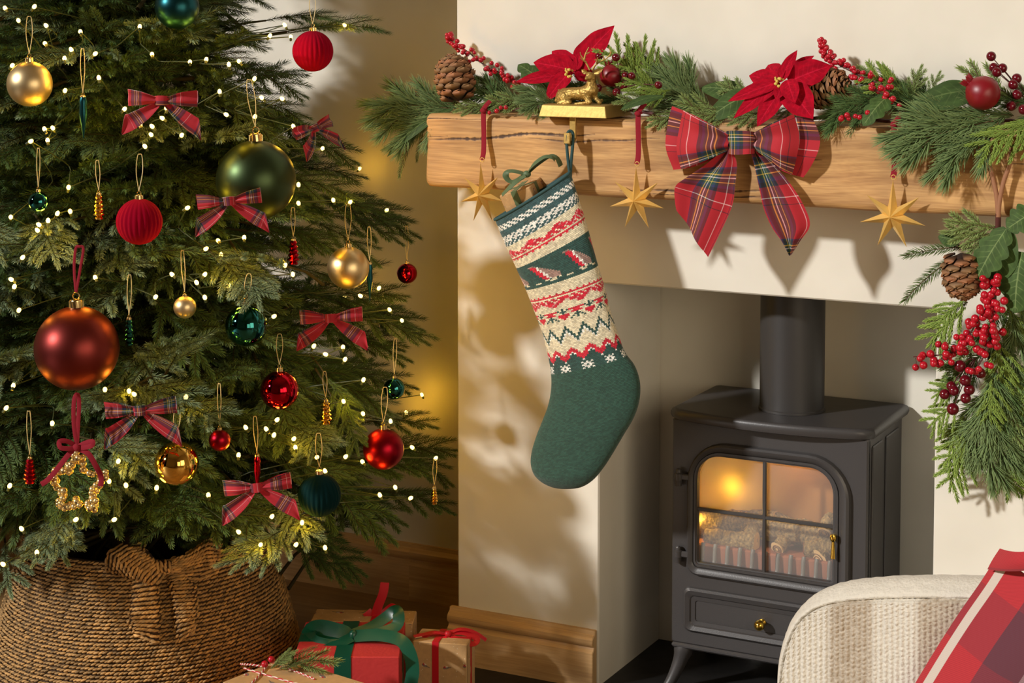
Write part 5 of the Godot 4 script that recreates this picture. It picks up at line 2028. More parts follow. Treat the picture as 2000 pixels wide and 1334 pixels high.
func knit_chart(c: int, r: int, px: float) -> int:
	# 0 teal green, 1 white, 2 cream, 3 red, 4 brown, 5 dark green, 6 pink fleck
	var d := r * px
	if d < 14: return 0
	if d < 25: return 1 if (c + r * 2) % 3 != 0 else 0
	if d < 37: return 0
	if d < 48: return 1 if (c + r) % 3 != 0 or r % 2 == 0 and c % 2 == 0 else 0
	if d < 56: return 0 if (c + r) % 3 != 0 else 1
	if d < 64: return 2
	if d < 92 or (d >= 186 and d < 214):
		var q := (d - 64) if d < 92 else (214 - d)
		if q > 24: return 3 if c % 3 == 0 else 2
		if q > 21.5: return 3
		if q > 19: return 2
		var hgt := absf(c % 12 - 6) * 2.0
		if q < hgt * 0.95: return 2
		if q < hgt * 0.95 + 8.0: return 3 if (c + r) % 5 != 0 else 6
		return 3 if (c + 2 * r) % 3 != 0 else 2
	if d < 108: return 2
	if d < 168:
		var row := int((d - 108) / px)
		var x := (c + 6) % 16
		# bird: head up on the left, back sloping to the tail on the right
		if row >= 3 and row <= 15:
			var k := row - 3
			var left := 3.0 + k * 0.42
			var right := 5.0 + k * 1.05
			if x >= left and x <= right:
				if x < left + 2.2 and k > 0: return 3
				if x < left + 3.3 and k > 1: return 1
				return 4
		if row == 16 and x > 7 and x < 17: return 2 if c % 3 != 0 else 5
		if row == 17 and c % 7 < 3: return 2
		return 5
	if d < 186: return 2
	if d < 219: return 2
	if d < 246:
		var row := int((d - 219) / px)
		var x := c % 12 - 3
		if x <= 3:   # heart over leaves
			if row < 4 and absf(x) <= 1 + (row + 1) % 3 and row > 0: return 3
			if row >= 4 and row < 8 and (absf(x) == row - 4 or x == 0): return 5
		else:
			x -= 6
			if row < 4 and (absf(x) == 3 - row or x == 0): return 5
			if row >= 4 and row < 8 and absf(x) <= 7 - row: return 3
		return 2
	if d < 254: return 2
	if d < 288:
		var q := (d - 254) / px
		var hgt := absf(c % 8 - 4) * 1.9
		if q > hgt and q < hgt + 3.4: return 5
		if q >= hgt + 3.4 and q < hgt + 4.6: return 1
		return 2
	if d < 296: return 2
	if d < 326:
		var q := (d - 296) / px
		var hgt := absf(c % 8 - 4) * 1.4
		if q < hgt: return 2
		if q < hgt + 3.2: return 3
		if q < hgt + 4.4: return 1 if (c + r) % 2 == 0 else 3
		return 5
	if d < 344:
		var row := int((d - 326) / px) - 1
		var x := c % 10 - 5
		if absf(x) <= 2 and absf(row - 2) <= 2 and (x == 0 or row == 2 or absf(x) == absf(row - 2)) and not (x == 0 and row == 2): return 1
		return 5
	return 7


func knit_image(total: float) -> Image:
	var cols := 96
	var px := 2.9
	var rws := int(total / px)
	var im := Image.create(cols * 6, rws * 6, false, Image.FORMAT_RGB8)
	var pal := [rgb(54, 84, 86), rgb(228, 226, 218), rgb(214, 204, 174), rgb(196, 34, 54), rgb(150, 122, 112), rgb(44, 76, 70), rgb(214, 150, 146), rgb(42, 76, 64)]
	var r := RandomNumberGenerator.new()
	r.seed = 77
	for y in rws:
		for x in cols:
			var c: Color = pal[knit_chart(x, y, px)]
			var g := r.randf_range(0.86, 1.12)
			im.fill_rect(Rect2i(x * 6, y * 6, 6, 6), Color(c.r * g, c.g * g, c.b * g))
	# every stitch is a small V: shift the halves of each column down
	var out := Image.create(cols * 6, rws * 6, false, Image.FORMAT_RGB8)
	for x in cols * 6:
		var k := x % 6
		out.blit_rect(im, Rect2i(x, 0, 1, rws * 6), Vector2i(x, 0))
		out.blit_rect(im, Rect2i(x, 0, 1, rws * 6 - 4), Vector2i(x, 2 - mini(k, 5 - k)))
	return out


func knit_relief(total: float) -> Image:
	var cols := 96
	var rws := int(total / 2.9)
	var tile := Image.create(6, 6, false, Image.FORMAT_L8)
	for y in 6:
		for x in 6:
			var k := mini(x, 5 - x)
			var s := fposmod(y + k, 6.0) / 6.0
			var h := sin(s * PI) * (0.5 + 0.5 * sin((k + 0.5) / 3.0 * PI))
			tile.set_pixel(x, y, Color(h, h, h))
	var im := Image.create(cols * 6, rws * 6, false, Image.FORMAT_L8)
	for y in rws:
		for x in cols:
			im.blit_rect(tile, Rect2i(0, 0, 6, 6), Vector2i(x * 6, y * 6))
	return im


# kraft paper with a scatter of small printed birds and snow dots
func kraft_image(sd: int) -> Image:
	var w := 512
	var im := Image.create(w, w, false, Image.FORMAT_RGB8)
	var n := nz(sd, 0.02, 3)
	for y in w:
		for x in w:
			var g := 1.0 + 0.05 * n.get_noise_2d(x, y) + 0.03 * n.get_noise_2d(x * 9.0, y * 2.0)
			im.set_pixel(x, y, Color(0.745 * g, 0.595 * g, 0.405 * g))
	var r := RandomNumberGenerator.new()
	r.seed = sd
	for k in 60:
		dot(im, r.randf() * w, r.randf() * w, r.randf_range(1.5, 3.0), r.randf_range(1.5, 3.0), 0.0, rgb(232, 224, 206))
	for k in 12:
		var x := (k % 4) * 128 + 40 + r.randf() * 50
		var y := (k / 4) * 170 + 40 + r.randf() * 70
		var a := r.randf_range(-0.7, 0.7)
		dot(im, x, y, 19, 9, a, rgb(128, 112, 100))
		dot(im, x - 10 * cos(a), y - 10 * sin(a), 9, 9, a, rgb(120, 104, 94))
		dot(im, x - 6 * cos(a) - 4 * sin(a), y - 6 * sin(a) + 5 * cos(a), 9, 6, a, rgb(170, 40, 40))
		dot(im, x + 4 * cos(a), y + 7, 9, 3, a, rgb(222, 212, 196))
		dot(im, x + 22 * cos(a), y + 22 * sin(a), 13, 2.5, a, rgb(96, 84, 78))
	return im


func dot(im: Image, cx: float, cy: float, rx: float, ry: float, a: float, c: Color):
	var m := int(maxf(rx, ry)) + 1
	for y in range(int(cy) - m, int(cy) + m + 1):
		for x in range(int(cx) - m, int(cx) + m + 1):
			var p := Vector2(x - cx, y - cy).rotated(-a)
			if pow(p.x / rx, 2) + pow(p.y / ry, 2) <= 1.0:
				im.set_pixel(posmod(x, im.get_width()), posmod(y, im.get_height()), c)


# ---------------------------------------------------------------- gold stars on velvet ribbons
func make_stars():
	var gold := mat("star_gold", rgb(236, 196, 112), 0.34, 0.4)
	tri_normal(gold, noise_tex(128, 0.03, 4, Color.WHITE, Color.WHITE, 95, true, 4.0), 0.3)
	gold.uv1_triplanar = true
	gold.uv1_scale = Vector3.ONE * 16.0
	var velvet := mat("velvet_red", rgb(134, 2, 28), 0.9)
	velvet.rim_enabled = true
	velvet.rim = 0.3
	velvet.rim_tint = 0.6
	var labels := ["gold seven-pointed star on red velvet ribbon left of the knitted stocking", "gold seven-pointed star on red velvet ribbon between the stocking and the tartan bow", "gold seven-pointed star on red velvet ribbon between the tartan bow and the hanging swag"]
	var k := 0
	for q in [[941, 381, 218, 0.86, 1.0, 0.05], [1243, 392, 224, 1.0, 1.0, 0.02], [1743, 423, 246, 1.06, 1.03, 0.0]]:
		var z := 0.1535
		var at := Z(q[0], q[1], z)
		var t := thing("star_ornament", labels[k], "star ornament", at, "gold stars hung along the mantel")
		var b := MB.new()
		var pts := []
		for i in 14:
			var a: float = PI / 2 + TAU * i / 14 + q[5]
			var rr: float = (0.0575 if i % 2 == 0 else 0.0185) * (1.0 if i != 0 else 1.12)
			pts.append(Vector3(cos(a) * rr * q[3], sin(a) * rr * q[4], 0.0 if i % 2 == 0 else -0.001))
		for i in 14:
			b.tri(Vector3(0, 0, 0.0155), pts[i], pts[(i + 1) % 14])
			b.tri(Vector3(0, 0, -0.0155), pts[(i + 1) % 14], pts[i])
		b.outwards(0)
		part("star", b.mesh(10.0), gold, t)
		# ring and ribbon loop up to the beam's edge, tied in a knot
		b = MB.new()
		var ring := []
		for i in 17:
			var a := TAU * i / 16
			ring.append(Vector3(cos(a) * 0.0042 + 0.001, 0.070 + sin(a) * 0.0042, 0.0))
		b.tube(ring, 0.0008, 6, false)
		part("ring", b.mesh(60.0), gold, t)
		var top := Z(q[0] + 3, q[2], 0.142) - at
		var path := curve([Vector3(0, 0.070, 0.001), Vector3(0.001, 0.085, -0.004), top.lerp(Vector3(0, 0.07, 0), 0.5) + Vector3(0, 0, -0.004), top, top + Vector3(0.002, 0.006, -0.012)], 24)
		var rb := part("ribbon", ribbon(path, 0.0105, Vector3(0, 0, 1), 0.0010), velvet, t)
		part("ribbon_tail", ribbon(curve([top + Vector3(-0.004, 0.002, -0.002), top + Vector3(0.006, 0.012, 0.002), top + Vector3(0.012, 0.022, -0.006)], 8), 0.009, Vector3(0, 0, 1), 0.0009), velvet, rb)
		b = MB.new()
		b.ball(top + Vector3(0, 0.002, 0.002), 0.0062, 12, 8, Vector3(1.05, 0.8, 0.6))
		part("knot", b.mesh(60.0), velvet, rb)
		k += 1


# ---------------------------------------------------------------- tartan cloth and bows
func tartan_image() -> Image:
	var w := 384
	var im := Image.create(w, w, false, Image.FORMAT_RGB8)
	var red := rgb(174, 22, 38)
	var green := rgb(22, 66, 58)
	var blue := rgb(34, 44, 92)
	var black := rgb(26, 24, 36)
	var white := rgb(232, 214, 208)
	var yellow := rgb(222, 178, 70)
	var line := []
	for i in w:
		var f := float(i) / w
		var c := red
		for q in [[0.36, 0.385, blue], [0.385, 0.43, black], [0.43, 0.60, green], [0.60, 0.635, blue], [0.635, 0.68, black], [0.455, 0.470, yellow], [0.495, 0.510, white], [0.555, 0.566, yellow], [0.80, 0.812, white], [0.885, 0.893, black], [0.69, 0.70, red]]:
			if f >= q[0] and f < q[1]:
				c = q[2]
		line.append(c)
	for y in w:
		for x in w:
			var over := (x + y) % 4 < 2
			var a: Color = line[x]
			var b: Color = line[y]
			var c := a.lerp(b, 0.36 if over else 0.64)
			if line[x] == white or line[x] == yellow:
				c = a.lerp(b, 0.18 if over else 0.5)
			if line[y] == white or line[y] == yellow:
				c = b.lerp(a, 0.18 if over else 0.5)
			im.set_pixel(x, y, c)
	return im


# cloth spanned by sections (each a pair of points), pleated near the knot
func cloth(secs: Array, pleats: float, amp0: float, amp1: float, sett: float, shift: Vector2, belly := 0.0, out := Vector3(0, 0, 1), bulge := Vector3.ZERO) -> ArrayMesh:
	var nu := 28
	var nv := 30
	var rows := []
	var len := 0.0
	for i in secs.size() - 1:
		len += ((secs[i][0] + secs[i][1]) / 2).distance_to((secs[i + 1][0] + secs[i + 1][1]) / 2)
	var wid := 0.0
	for s in secs:
		wid = maxf(wid, s[0].distance_to(s[1]))
	var l0 := []
	var l1 := []
	for s in secs:
		l0.append(s[0])
		l1.append(s[1])
	l0 = curve(l0, nv)
	l1 = curve(l1, nv)
	for i in nv + 1:
		var f := float(i) / nv
		var row := PackedVector3Array()
		for j in nu + 1:
			var s := float(j) / nu
			var p: Vector3 = l0[i].lerp(l1[i], s)
			p += out * (lerpf(amp0, amp1, f) * cos(s * TAU * pleats) + belly * sin(f * PI) * (0.6 + 0.4 * sin(s * PI)))
			p += bulge * sin(s * PI) * f * f
			row.append(p)
		rows.append(row)
	return sheet(rows, wid / sett, len / sett, [], shift.x, shift.y)


func make_big_bow():
	var m := mat("tartan", Color.WHITE, 0.8)
	m.albedo_texture = ImageTexture.create_from_image(tartan_image())
	m.rim_enabled = true
	m.rim = 0.2
	var at := Z(1447, 278, 0.150)
	var t := thing("tartan_bow", "large red tartan bow with long tails on the front of the oak mantel", "bow", at)
	var put := func(list: Array, zs: Array) -> Array:
		var o := []
		for i in list.size():
			var q: Array = list[i]
			var z: float = zs[mini(i, zs.size() - 1)]
			o.append([Z(q[0], q[1], z) - at, Z(q[2], q[3], z) - at])
		return o
	var sett := 0.15
	part("rear_loop", cloth(put.call([[1425, 262, 1425, 294], [1360, 226, 1360, 324], [1314, 207, 1314, 332]], [0.152, 0.158, 0.155]), 1.5, 0.003, 0.003, sett, Vector2(0.32, 0.44), 0.004, Vector3(0, 0, 1), Z(1300, 270, 0.15) - Z(1314, 270, 0.15)), m, t)
	part("rear_loop", cloth(put.call([[1468, 262, 1468, 294], [1530, 232, 1524, 332], [1588, 230, 1568, 347]], [0.152, 0.158, 0.155]), 1.5, 0.003, 0.003, sett, Vector2(0.40, 0.30), 0.004, Vector3(0, 0, 1), Z(1606, 280, 0.15) - Z(1584, 280, 0.15)), m, t)
	part("tail", cloth(put.call([[1414, 294, 1430, 298], [1376, 324, 1437, 322], [1340, 348, 1434, 360], [1321, 364, 1428, 402], [1320, 390, 1408, 448], [1323, 410, 1381, 503]], [0.162, 0.166, 0.166, 0.162, 0.158, 0.156]), 1.5, 0.006, 0.005, sett, Vector2(0.15, 0.1)), m, t)
	part("tail", cloth(put.call([[1468, 294, 1482, 296], [1476, 326, 1508, 320], [1486, 372, 1545, 364], [1494, 408, 1570, 406], [1510, 444, 1580, 441], [1528, 470, 1562, 470], [1543, 499, 1545, 497]], [0.162, 0.166, 0.166, 0.162, 0.158, 0.156]), 1.5, 0.006, 0.005, sett, Vector2(0.35, 0.25)), m, t)
	part("loop", cloth(put.call([[1424, 262, 1424, 294], [1392, 244, 1390, 308], [1362, 229, 1358, 321], [1336, 215, 1329, 331]], [0.172, 0.182, 0.184, 0.170]), 1.5, 0.006, 0.003, sett, Vector2(0.80, 0.30), 0.006, Vector3(0, 0, 1), Z(1320, 280, 0.15) - Z(1330, 280, 0.15)), m, t)
	part("loop", cloth(put.call([[1470, 262, 1470, 292], [1500, 247, 1500, 311], [1526, 235, 1524, 329], [1551, 222, 1546, 341]], [0.172, 0.182, 0.184, 0.170]), 1.5, 0.006, 0.003, sett, Vector2(0.84, 0.45), 0.006, Vector3(0, 0, 1), Z(1562, 284, 0.15) - Z(1550, 284, 0.15)), m, t)
	part("knot", cloth(put.call([[1419, 256, 1421, 300], [1434, 255, 1435, 302], [1462, 256, 1462, 301], [1476, 258, 1474, 300]], [0.168, 0.185, 0.187, 0.170]), 1.0, 0.001, 0.001, sett * 0.8, Vector2(0.40, 0.36)), m, t)


# ---------------------------------------------------------------- ornaments of the tree
func satin(called: String, c: Color, rough: float, metal := 1.0) -> StandardMaterial3D:
	return mat(called, c, rough, metal)


func ornament_materials():
	satin("gold_satin", rgb(224, 200, 152), 0.40)
	satin("gold_mirror", rgb(236, 186, 92), 0.05)
	satin("green_satin", rgb(62, 76, 50), 0.40)
	satin("wine_satin", rgb(120, 48, 44), 0.40)
	satin("red_satin", rgb(150, 18, 34), 0.36)
	satin("red_mirror", rgb(178, 16, 34), 0.05)
	satin("teal_mirror", rgb(44, 106, 104), 0.05)
	satin("teal_satin", rgb(30, 74, 80), 0.34)
	satin("cap_gold", rgb(226, 200, 144), 0.2)
	mat("thread_gold", rgb(206, 186, 128), 0.5)
	var m := mat("velvet_wine", rgb(138, 1, 30), 0.95)
	m.metallic_specular = 0.2
	m.rim_enabled = false
	m.rim = 0.12
	m.rim_tint = 0.85
	m = mat("velvet_teal", rgb(5, 36, 38), 0.95)
	m.metallic_specular = 0.2
	m.rim_enabled = false
	m.rim = 0.25
	m.rim_tint = 0.7


# cap, ring and thread of an ornament whose neck is at `neck` in the thing's own space
func hanger(t: Node3D, neck: Vector3, r: float, top: Vector3, gap: float, ribbon_m: Material = null):
	var b := MB.new()
	b.lathe([Vector2(0, -0.001), Vector2(r, -0.001), Vector2(r, r * 1.0), Vector2(r * 0.88, r * 1.15), Vector2(0, r * 1.2)], 16, Transform3D(Basis(), neck))
	for k in 8:
		var a := TAU * k / 8
		b.box(Vector3(-r * 0.12, -0.001, r * 0.97), Vector3(r * 0.12, r * 0.95, r * 1.06), 0.0, Transform3D(Basis(Vector3.UP, a), neck))
	var cap := part("cap", b.mesh(40.0), M.cap_gold, t)
	b = MB.new()
	var ring := []
	for k in 15:
		var a := TAU * k / 14
		ring.append(neck + Vector3(0, r * 1.65, 0) + (cam_basis.x * cos(a) + Vector3(0, 1, 0) * sin(a)) * r * 0.52)
	b.tube(ring, r * 0.10, 6, false)
	part("ring", b.mesh(60.0), M.cap_gold, cap)
	var low := neck + Vector3(0, r * 2.1, 0)
	var dx := cam_basis.x * gap
	var mid := low.lerp(top, 0.55)
	if ribbon_m == null:
		b = MB.new()
		b.tube(curve([low, mid - dx, top - dx * 0.7, top + Vector3(0, gap * 0.6, 0), top + dx * 0.7, mid + dx, low], 30), 0.00075, 5, false)
		part("thread", b.mesh(60.0), M.thread_gold, t)
	else:
		part("ribbon", ribbon(curve([low, mid - dx, top - dx, top + Vector3(0, gap * 0.6, 0), top + dx, mid + dx * 0.6, low], 30), 0.005, cam_basis.z, 0.0006), ribbon_m, t)


# a round bauble: centre and radius in pixels, hanging point as seen
func bauble(called: String, label: String, u: float, v: float, rpx: float, m: Material, hu: float, hv: float, group := "", ridged := false, big := false):
	var at := on_tree(u, v, 0.03)
	var dep := (at - CAM).dot(-cam_basis.z) - 0.012
	at = D(u, v, dep)
	var r := rpx * dep / FPX
	var t := thing(called, label, "bauble", at, group)
	var b := MB.new()
	if ridged:
		var rows := []
		for i in 29:
			var a := PI * i / 28.0
			var row := PackedVector3Array()
			for k in 144:
				var g := TAU * k / 144.0
				var q := r * (1.0 - 0.055 * (1.0 - absf(sin(g * 13.0))) * sin(a))
				row.append(Vector3(cos(g) * sin(a) * q, -cos(a) * r, sin(g) * sin(a) * q))
			rows.append(row)
		b.grid(rows, 1, 1, true, true)
	else:
		b.ball(Vector3.ZERO, r, 56, 36)
	part("ball", b.mesh(60.0), m, t)
	var cr := clampf(r * 0.16, 0.0038, 0.0125)
	hanger(t, Vector3(0, r * 0.985, 0), cr, D(hu, hv, dep + 0.012) - at, clampf(0.03 * v * 0.0 + r * 0.16, 0.002, 0.006) if not big else 0.007, M.velvet_red if big and m == M.wine_satin else null)


# turned ornaments: profile (radius, height) in pixels from the neck down
func turned(called: String, label: String, u: float, v: float, prof: Array, m: Material, hu: float, hv: float, group := "", cat := "ornament", out := 0.03):
	var at := on_tree(u, v, out)
	var dep := (at - CAM).dot(-cam_basis.z) - 0.01
	at = D(u, v, dep)
	var s := dep / FPX
	var t := thing(called, label, cat, at, group)
	var b := MB.new()
	var p := []
	for q in prof:
		p.append(Vector2(q[0] * s, -q[1] * s))
	b.lathe(p, 24)
	part("body", b.mesh(35.0), m, t)
	hanger(t, Vector3(0, -0.001, 0), 0.0042, D(hu, hv, dep + 0.012) - at, 0.004)


func little_tree(h: float, w: float) -> Array:
	var o := [[0.0, -1.0]]
	for k in 6:
		var y0 := h * k / 6.0
		var r := lerpf(w * 0.28, w * 0.5, pow(k / 5.0, 0.9)) if k < 5 else w * 0.34
		o.append([r * 0.62, y0])
		o.append([r, y0 + h / 6.0 * 0.45])
		o.append([r * 0.94, y0 + h / 6.0 * 0.8])
	o.append([0.0, h])
	return o


func icicle(h: float, w: float) -> Array:
	return [[0, -1.0], [w * 0.34, 0.0], [w * 0.5, h * 0.10], [w * 0.42, h * 0.18], [w * 0.5, h * 0.36], [w * 0.40, h * 0.52], [w * 0.22, h * 0.72], [w * 0.09, h * 0.92], [0, h]]


func make_ornaments():
	ornament_materials()
	bauble("bauble", "matte gold bauble at the upper left of the tree beside the teal icicle ornament", 58, 164, 44, M.gold_satin, 57, 36)
	bauble("bauble", "dark teal satin bauble at the top edge of the photo above the first tartan bow", 346, 14, 43, M.teal_satin, 346, -60)
	bauble("bauble", "ridged dark red velvet bauble at the top right of the tree", 611, 100, 40, M.velvet_wine, 610, -10, "", true)
	bauble("bauble", "very large dark green satin bauble behind the tilted tartan bow", 500, 352, 78, M.green_satin, 487, 160, "", false, true)
	bauble("bauble", "small shiny dark teal bauble at the far left, above the big wine bauble", 75, 394, 20, M.teal_mirror, 75, 292)
	bauble("bauble", "ridged bright red velvet bauble in the middle left of the tree", 272, 433, 45, M.velvet_wine, 273, 305, "", true)
	bauble("bauble", "very large wine red satin bauble on a red ribbon at the left", 150, 680, 82, M.wine_satin, 155, 486, "", false, true)
	bauble("bauble", "small matte gold bauble in the middle of the tree", 361, 600, 22, M.gold_satin, 356, 492)
	bauble("bauble", "shiny teal bauble in the middle of the tree reflecting an unseen light", 481, 636, 41, M.teal_mirror, 486, 538)
	bauble("bauble", "matte gold bauble on the right of the tree beside a thin teal icicle", 680, 523, 41, M.gold_satin, 680, 402)
	bauble("bauble", "small shiny red bauble hanging from the outermost right branch", 795, 534, 20, M.red_mirror, 794, 444)
	bauble("bauble", "large shiny red bauble right of centre above the velvet teal bauble", 546, 762, 38, M.red_mirror, 546, 656)
	bauble("bauble", "small shiny dark teal bauble on the right edge of the tree", 770, 759, 21, M.teal_mirror, 772, 664)
	bauble("bauble", "matte red bauble at the lower right of the tree", 749, 877, 40, M.red_satin, 752, 760)
	bauble("bauble", "small matte red bauble above the lowest tartan bow", 429, 860, 21, M.red_satin, 428, 752)
	bauble("bauble", "shiny gold bauble hanging below the light-striped tartan bow", 345, 905, 43, M.gold_mirror, 346, 800)
	bauble("bauble", "ridged dark teal velvet bauble beside the lowest tartan bow", 624, 967, 42, M.velvet_teal, 622, 850, "", true)
	turned("icicle_ornament", "long teal icicle ornament at the upper left beside the gold bauble", 162, 190, icicle(84, 17), M.teal_satin, 161, 98)
	turned("icicle_ornament", "thin teal icicle ornament beside the matte gold bauble on the right", 722, 516, icicle(76, 12), M.teal_satin, 721, 446)
	turned("icicle_ornament", "dark red icicle ornament just above the knot of the lowest tartan bow", 502, 892, icicle(76, 14), M.red_mirror, 498, 816, "", "ornament", 0.02)
	turned("tree_ornament", "small shiny gold ribbed tree ornament at the upper left above the red velvet bauble", 193, 380, little_tree(50, 26), M.gold_mirror, 190, 316)
	turned("tree_ornament", "small dark teal ribbed tree ornament right of the big wine bauble", 252, 624, little_tree(52, 24), M.teal_mirror, 253, 540)
	turned("tree_ornament", "small shiny red ribbed tree ornament left of the matte gold bauble", 573, 470, little_tree(48, 26), M.red_mirror, 572, 408)
	turned("tree_ornament", "small shiny gold ribbed tree ornament right of the shiny red bauble", 636, 784, little_tree(46, 26), M.gold_mirror, 634, 728)
	turned("tree_ornament", "small red ribbed tree ornament at the lower left beside the bell star", 58, 896, little_tree(50, 27), M.red_satin, 56, 806)
	turned("tree_ornament", "tiny gold ribbed tree ornament at the far lower right branch", 848, 954, little_tree(32, 17), M.gold_mirror, 850, 900)
	make_bell_star()


func make_bell_star():
	var c := on_tree(152, 944, 0.03)
	var dep := (c - CAM).dot(-cam_basis.z) - 0.05
	c = D(152, 944, dep)
	var t := thing("bell_star", "star made of small gold jingle bells with a red velvet bow at the lower left", "bell star", c)
	var gold: Material = M.cap_gold
	var bellm := mat("bell_gold", rgb(226, 198, 134), 0.30, 0.8)
	var slot := mat("bell_slot", rgb(40, 28, 16), 0.8)
	var pts := []
	for k in 10:
		var a := PI / 2 + TAU * k / 10
		var r := 57.0 if k % 2 == 0 else 33.0
		pts.append(Vector2(152 + cos(a) * r * 0.95, 946 - sin(a) * r))
	var b := MB.new()
	var wire := []
	for k in 11:
		wire.append(D(pts[k % 10].x, pts[k % 10].y, dep) - c)
	b.tube(wire, 0.0012, 5, false)
	part("frame", b.mesh(50.0), gold, t)
	var bell := MB.new()
	bell.ball(Vector3.ZERO, 1.0, 14, 9)
	var bm := bell.mesh(80.0)
	var sm := MB.new()
	sm.box(Vector3(-0.5, -0.07, 0.90), Vector3(0.5, 0.07, 1.01))
	sm.box(Vector3(-0.07, -0.5, 0.90), Vector3(0.07, 0.5, 1.01))
	var slm := sm.mesh(20.0)
	var r := RandomNumberGenerator.new()
	r.seed = 12
	for k in 10:
		var p: Vector2 = pts[k]
		var q: Vector2 = pts[(k + 1) % 10]
		for i in 9:
			var w := p.lerp(q, (i + r.randf_range(0.2, 0.8)) / 9.0) + Vector2(r.randf_range(-7, 7), r.randf_range(-7, 7))
			var s := r.randf_range(0.0052, 0.0070)
			var at := D(w.x, w.y, dep - r.randf_range(-0.006, 0.009)) - c
			var o := part("bell", bm, bellm, t, Transform3D(Basis.from_scale(Vector3.ONE * s), at))
			if i % 2 == 0:
				part("slot", slm, slot, o, Transform3D(cam_basis * Basis.from_euler(Vector3(r.randf_range(-0.7, 0.7), r.randf_range(-0.7, 0.7), r.randf() * 3.0)), Vector3.ZERO))
	var vel: Material = M.velvet_red
	var dz := dep - 0.018
	for lo in [
		[[150, 868, 0.0], [144, 830, 0.0], [144, 784, 0.004], [150, 770, 0.01], [154, 784, 0.016], [152, 830, 0.012], [150, 868, 0.006], 0.0075],
		[[148, 872, 0.0], [132, 862, -0.006], [116, 862, -0.012], [118, 874, -0.016], [134, 876, -0.012], [148, 874, -0.006], 0.0085],
		[[150, 874, 0.0], [164, 866, -0.006], [180, 862, -0.012], [179, 870, -0.016], [164, 874, -0.01], [150, 876, -0.006], 0.0085],
		[[146, 874, -0.004], [130, 892, -0.010], [108, 920, -0.008], [92, 938, 0.0], [80, 946, 0.0], 0.0095],
		[[152, 876, -0.004], [172, 886, -0.010], [188, 912, -0.008], [197, 932, 0.0], [196, 950, 0.0], 0.0095],
	]:
		var cp := []
		for q in lo.slice(0, lo.size() - 1):
			cp.append(D(q[0], q[1], dz + q[2]) - c)
		part("ribbon", ribbon(curve(cp, 26), lo[-1], cam_basis.z + Vector3(0, 0.3, 0), 0.0008), vel, t)
	b = MB.new()
	b.ball(D(149, 874, dz - 0.006) - c, 0.0075, 12, 8, Vector3(1, 0.9, 0.7))
	part("knot", b.mesh(60.0), vel, t)


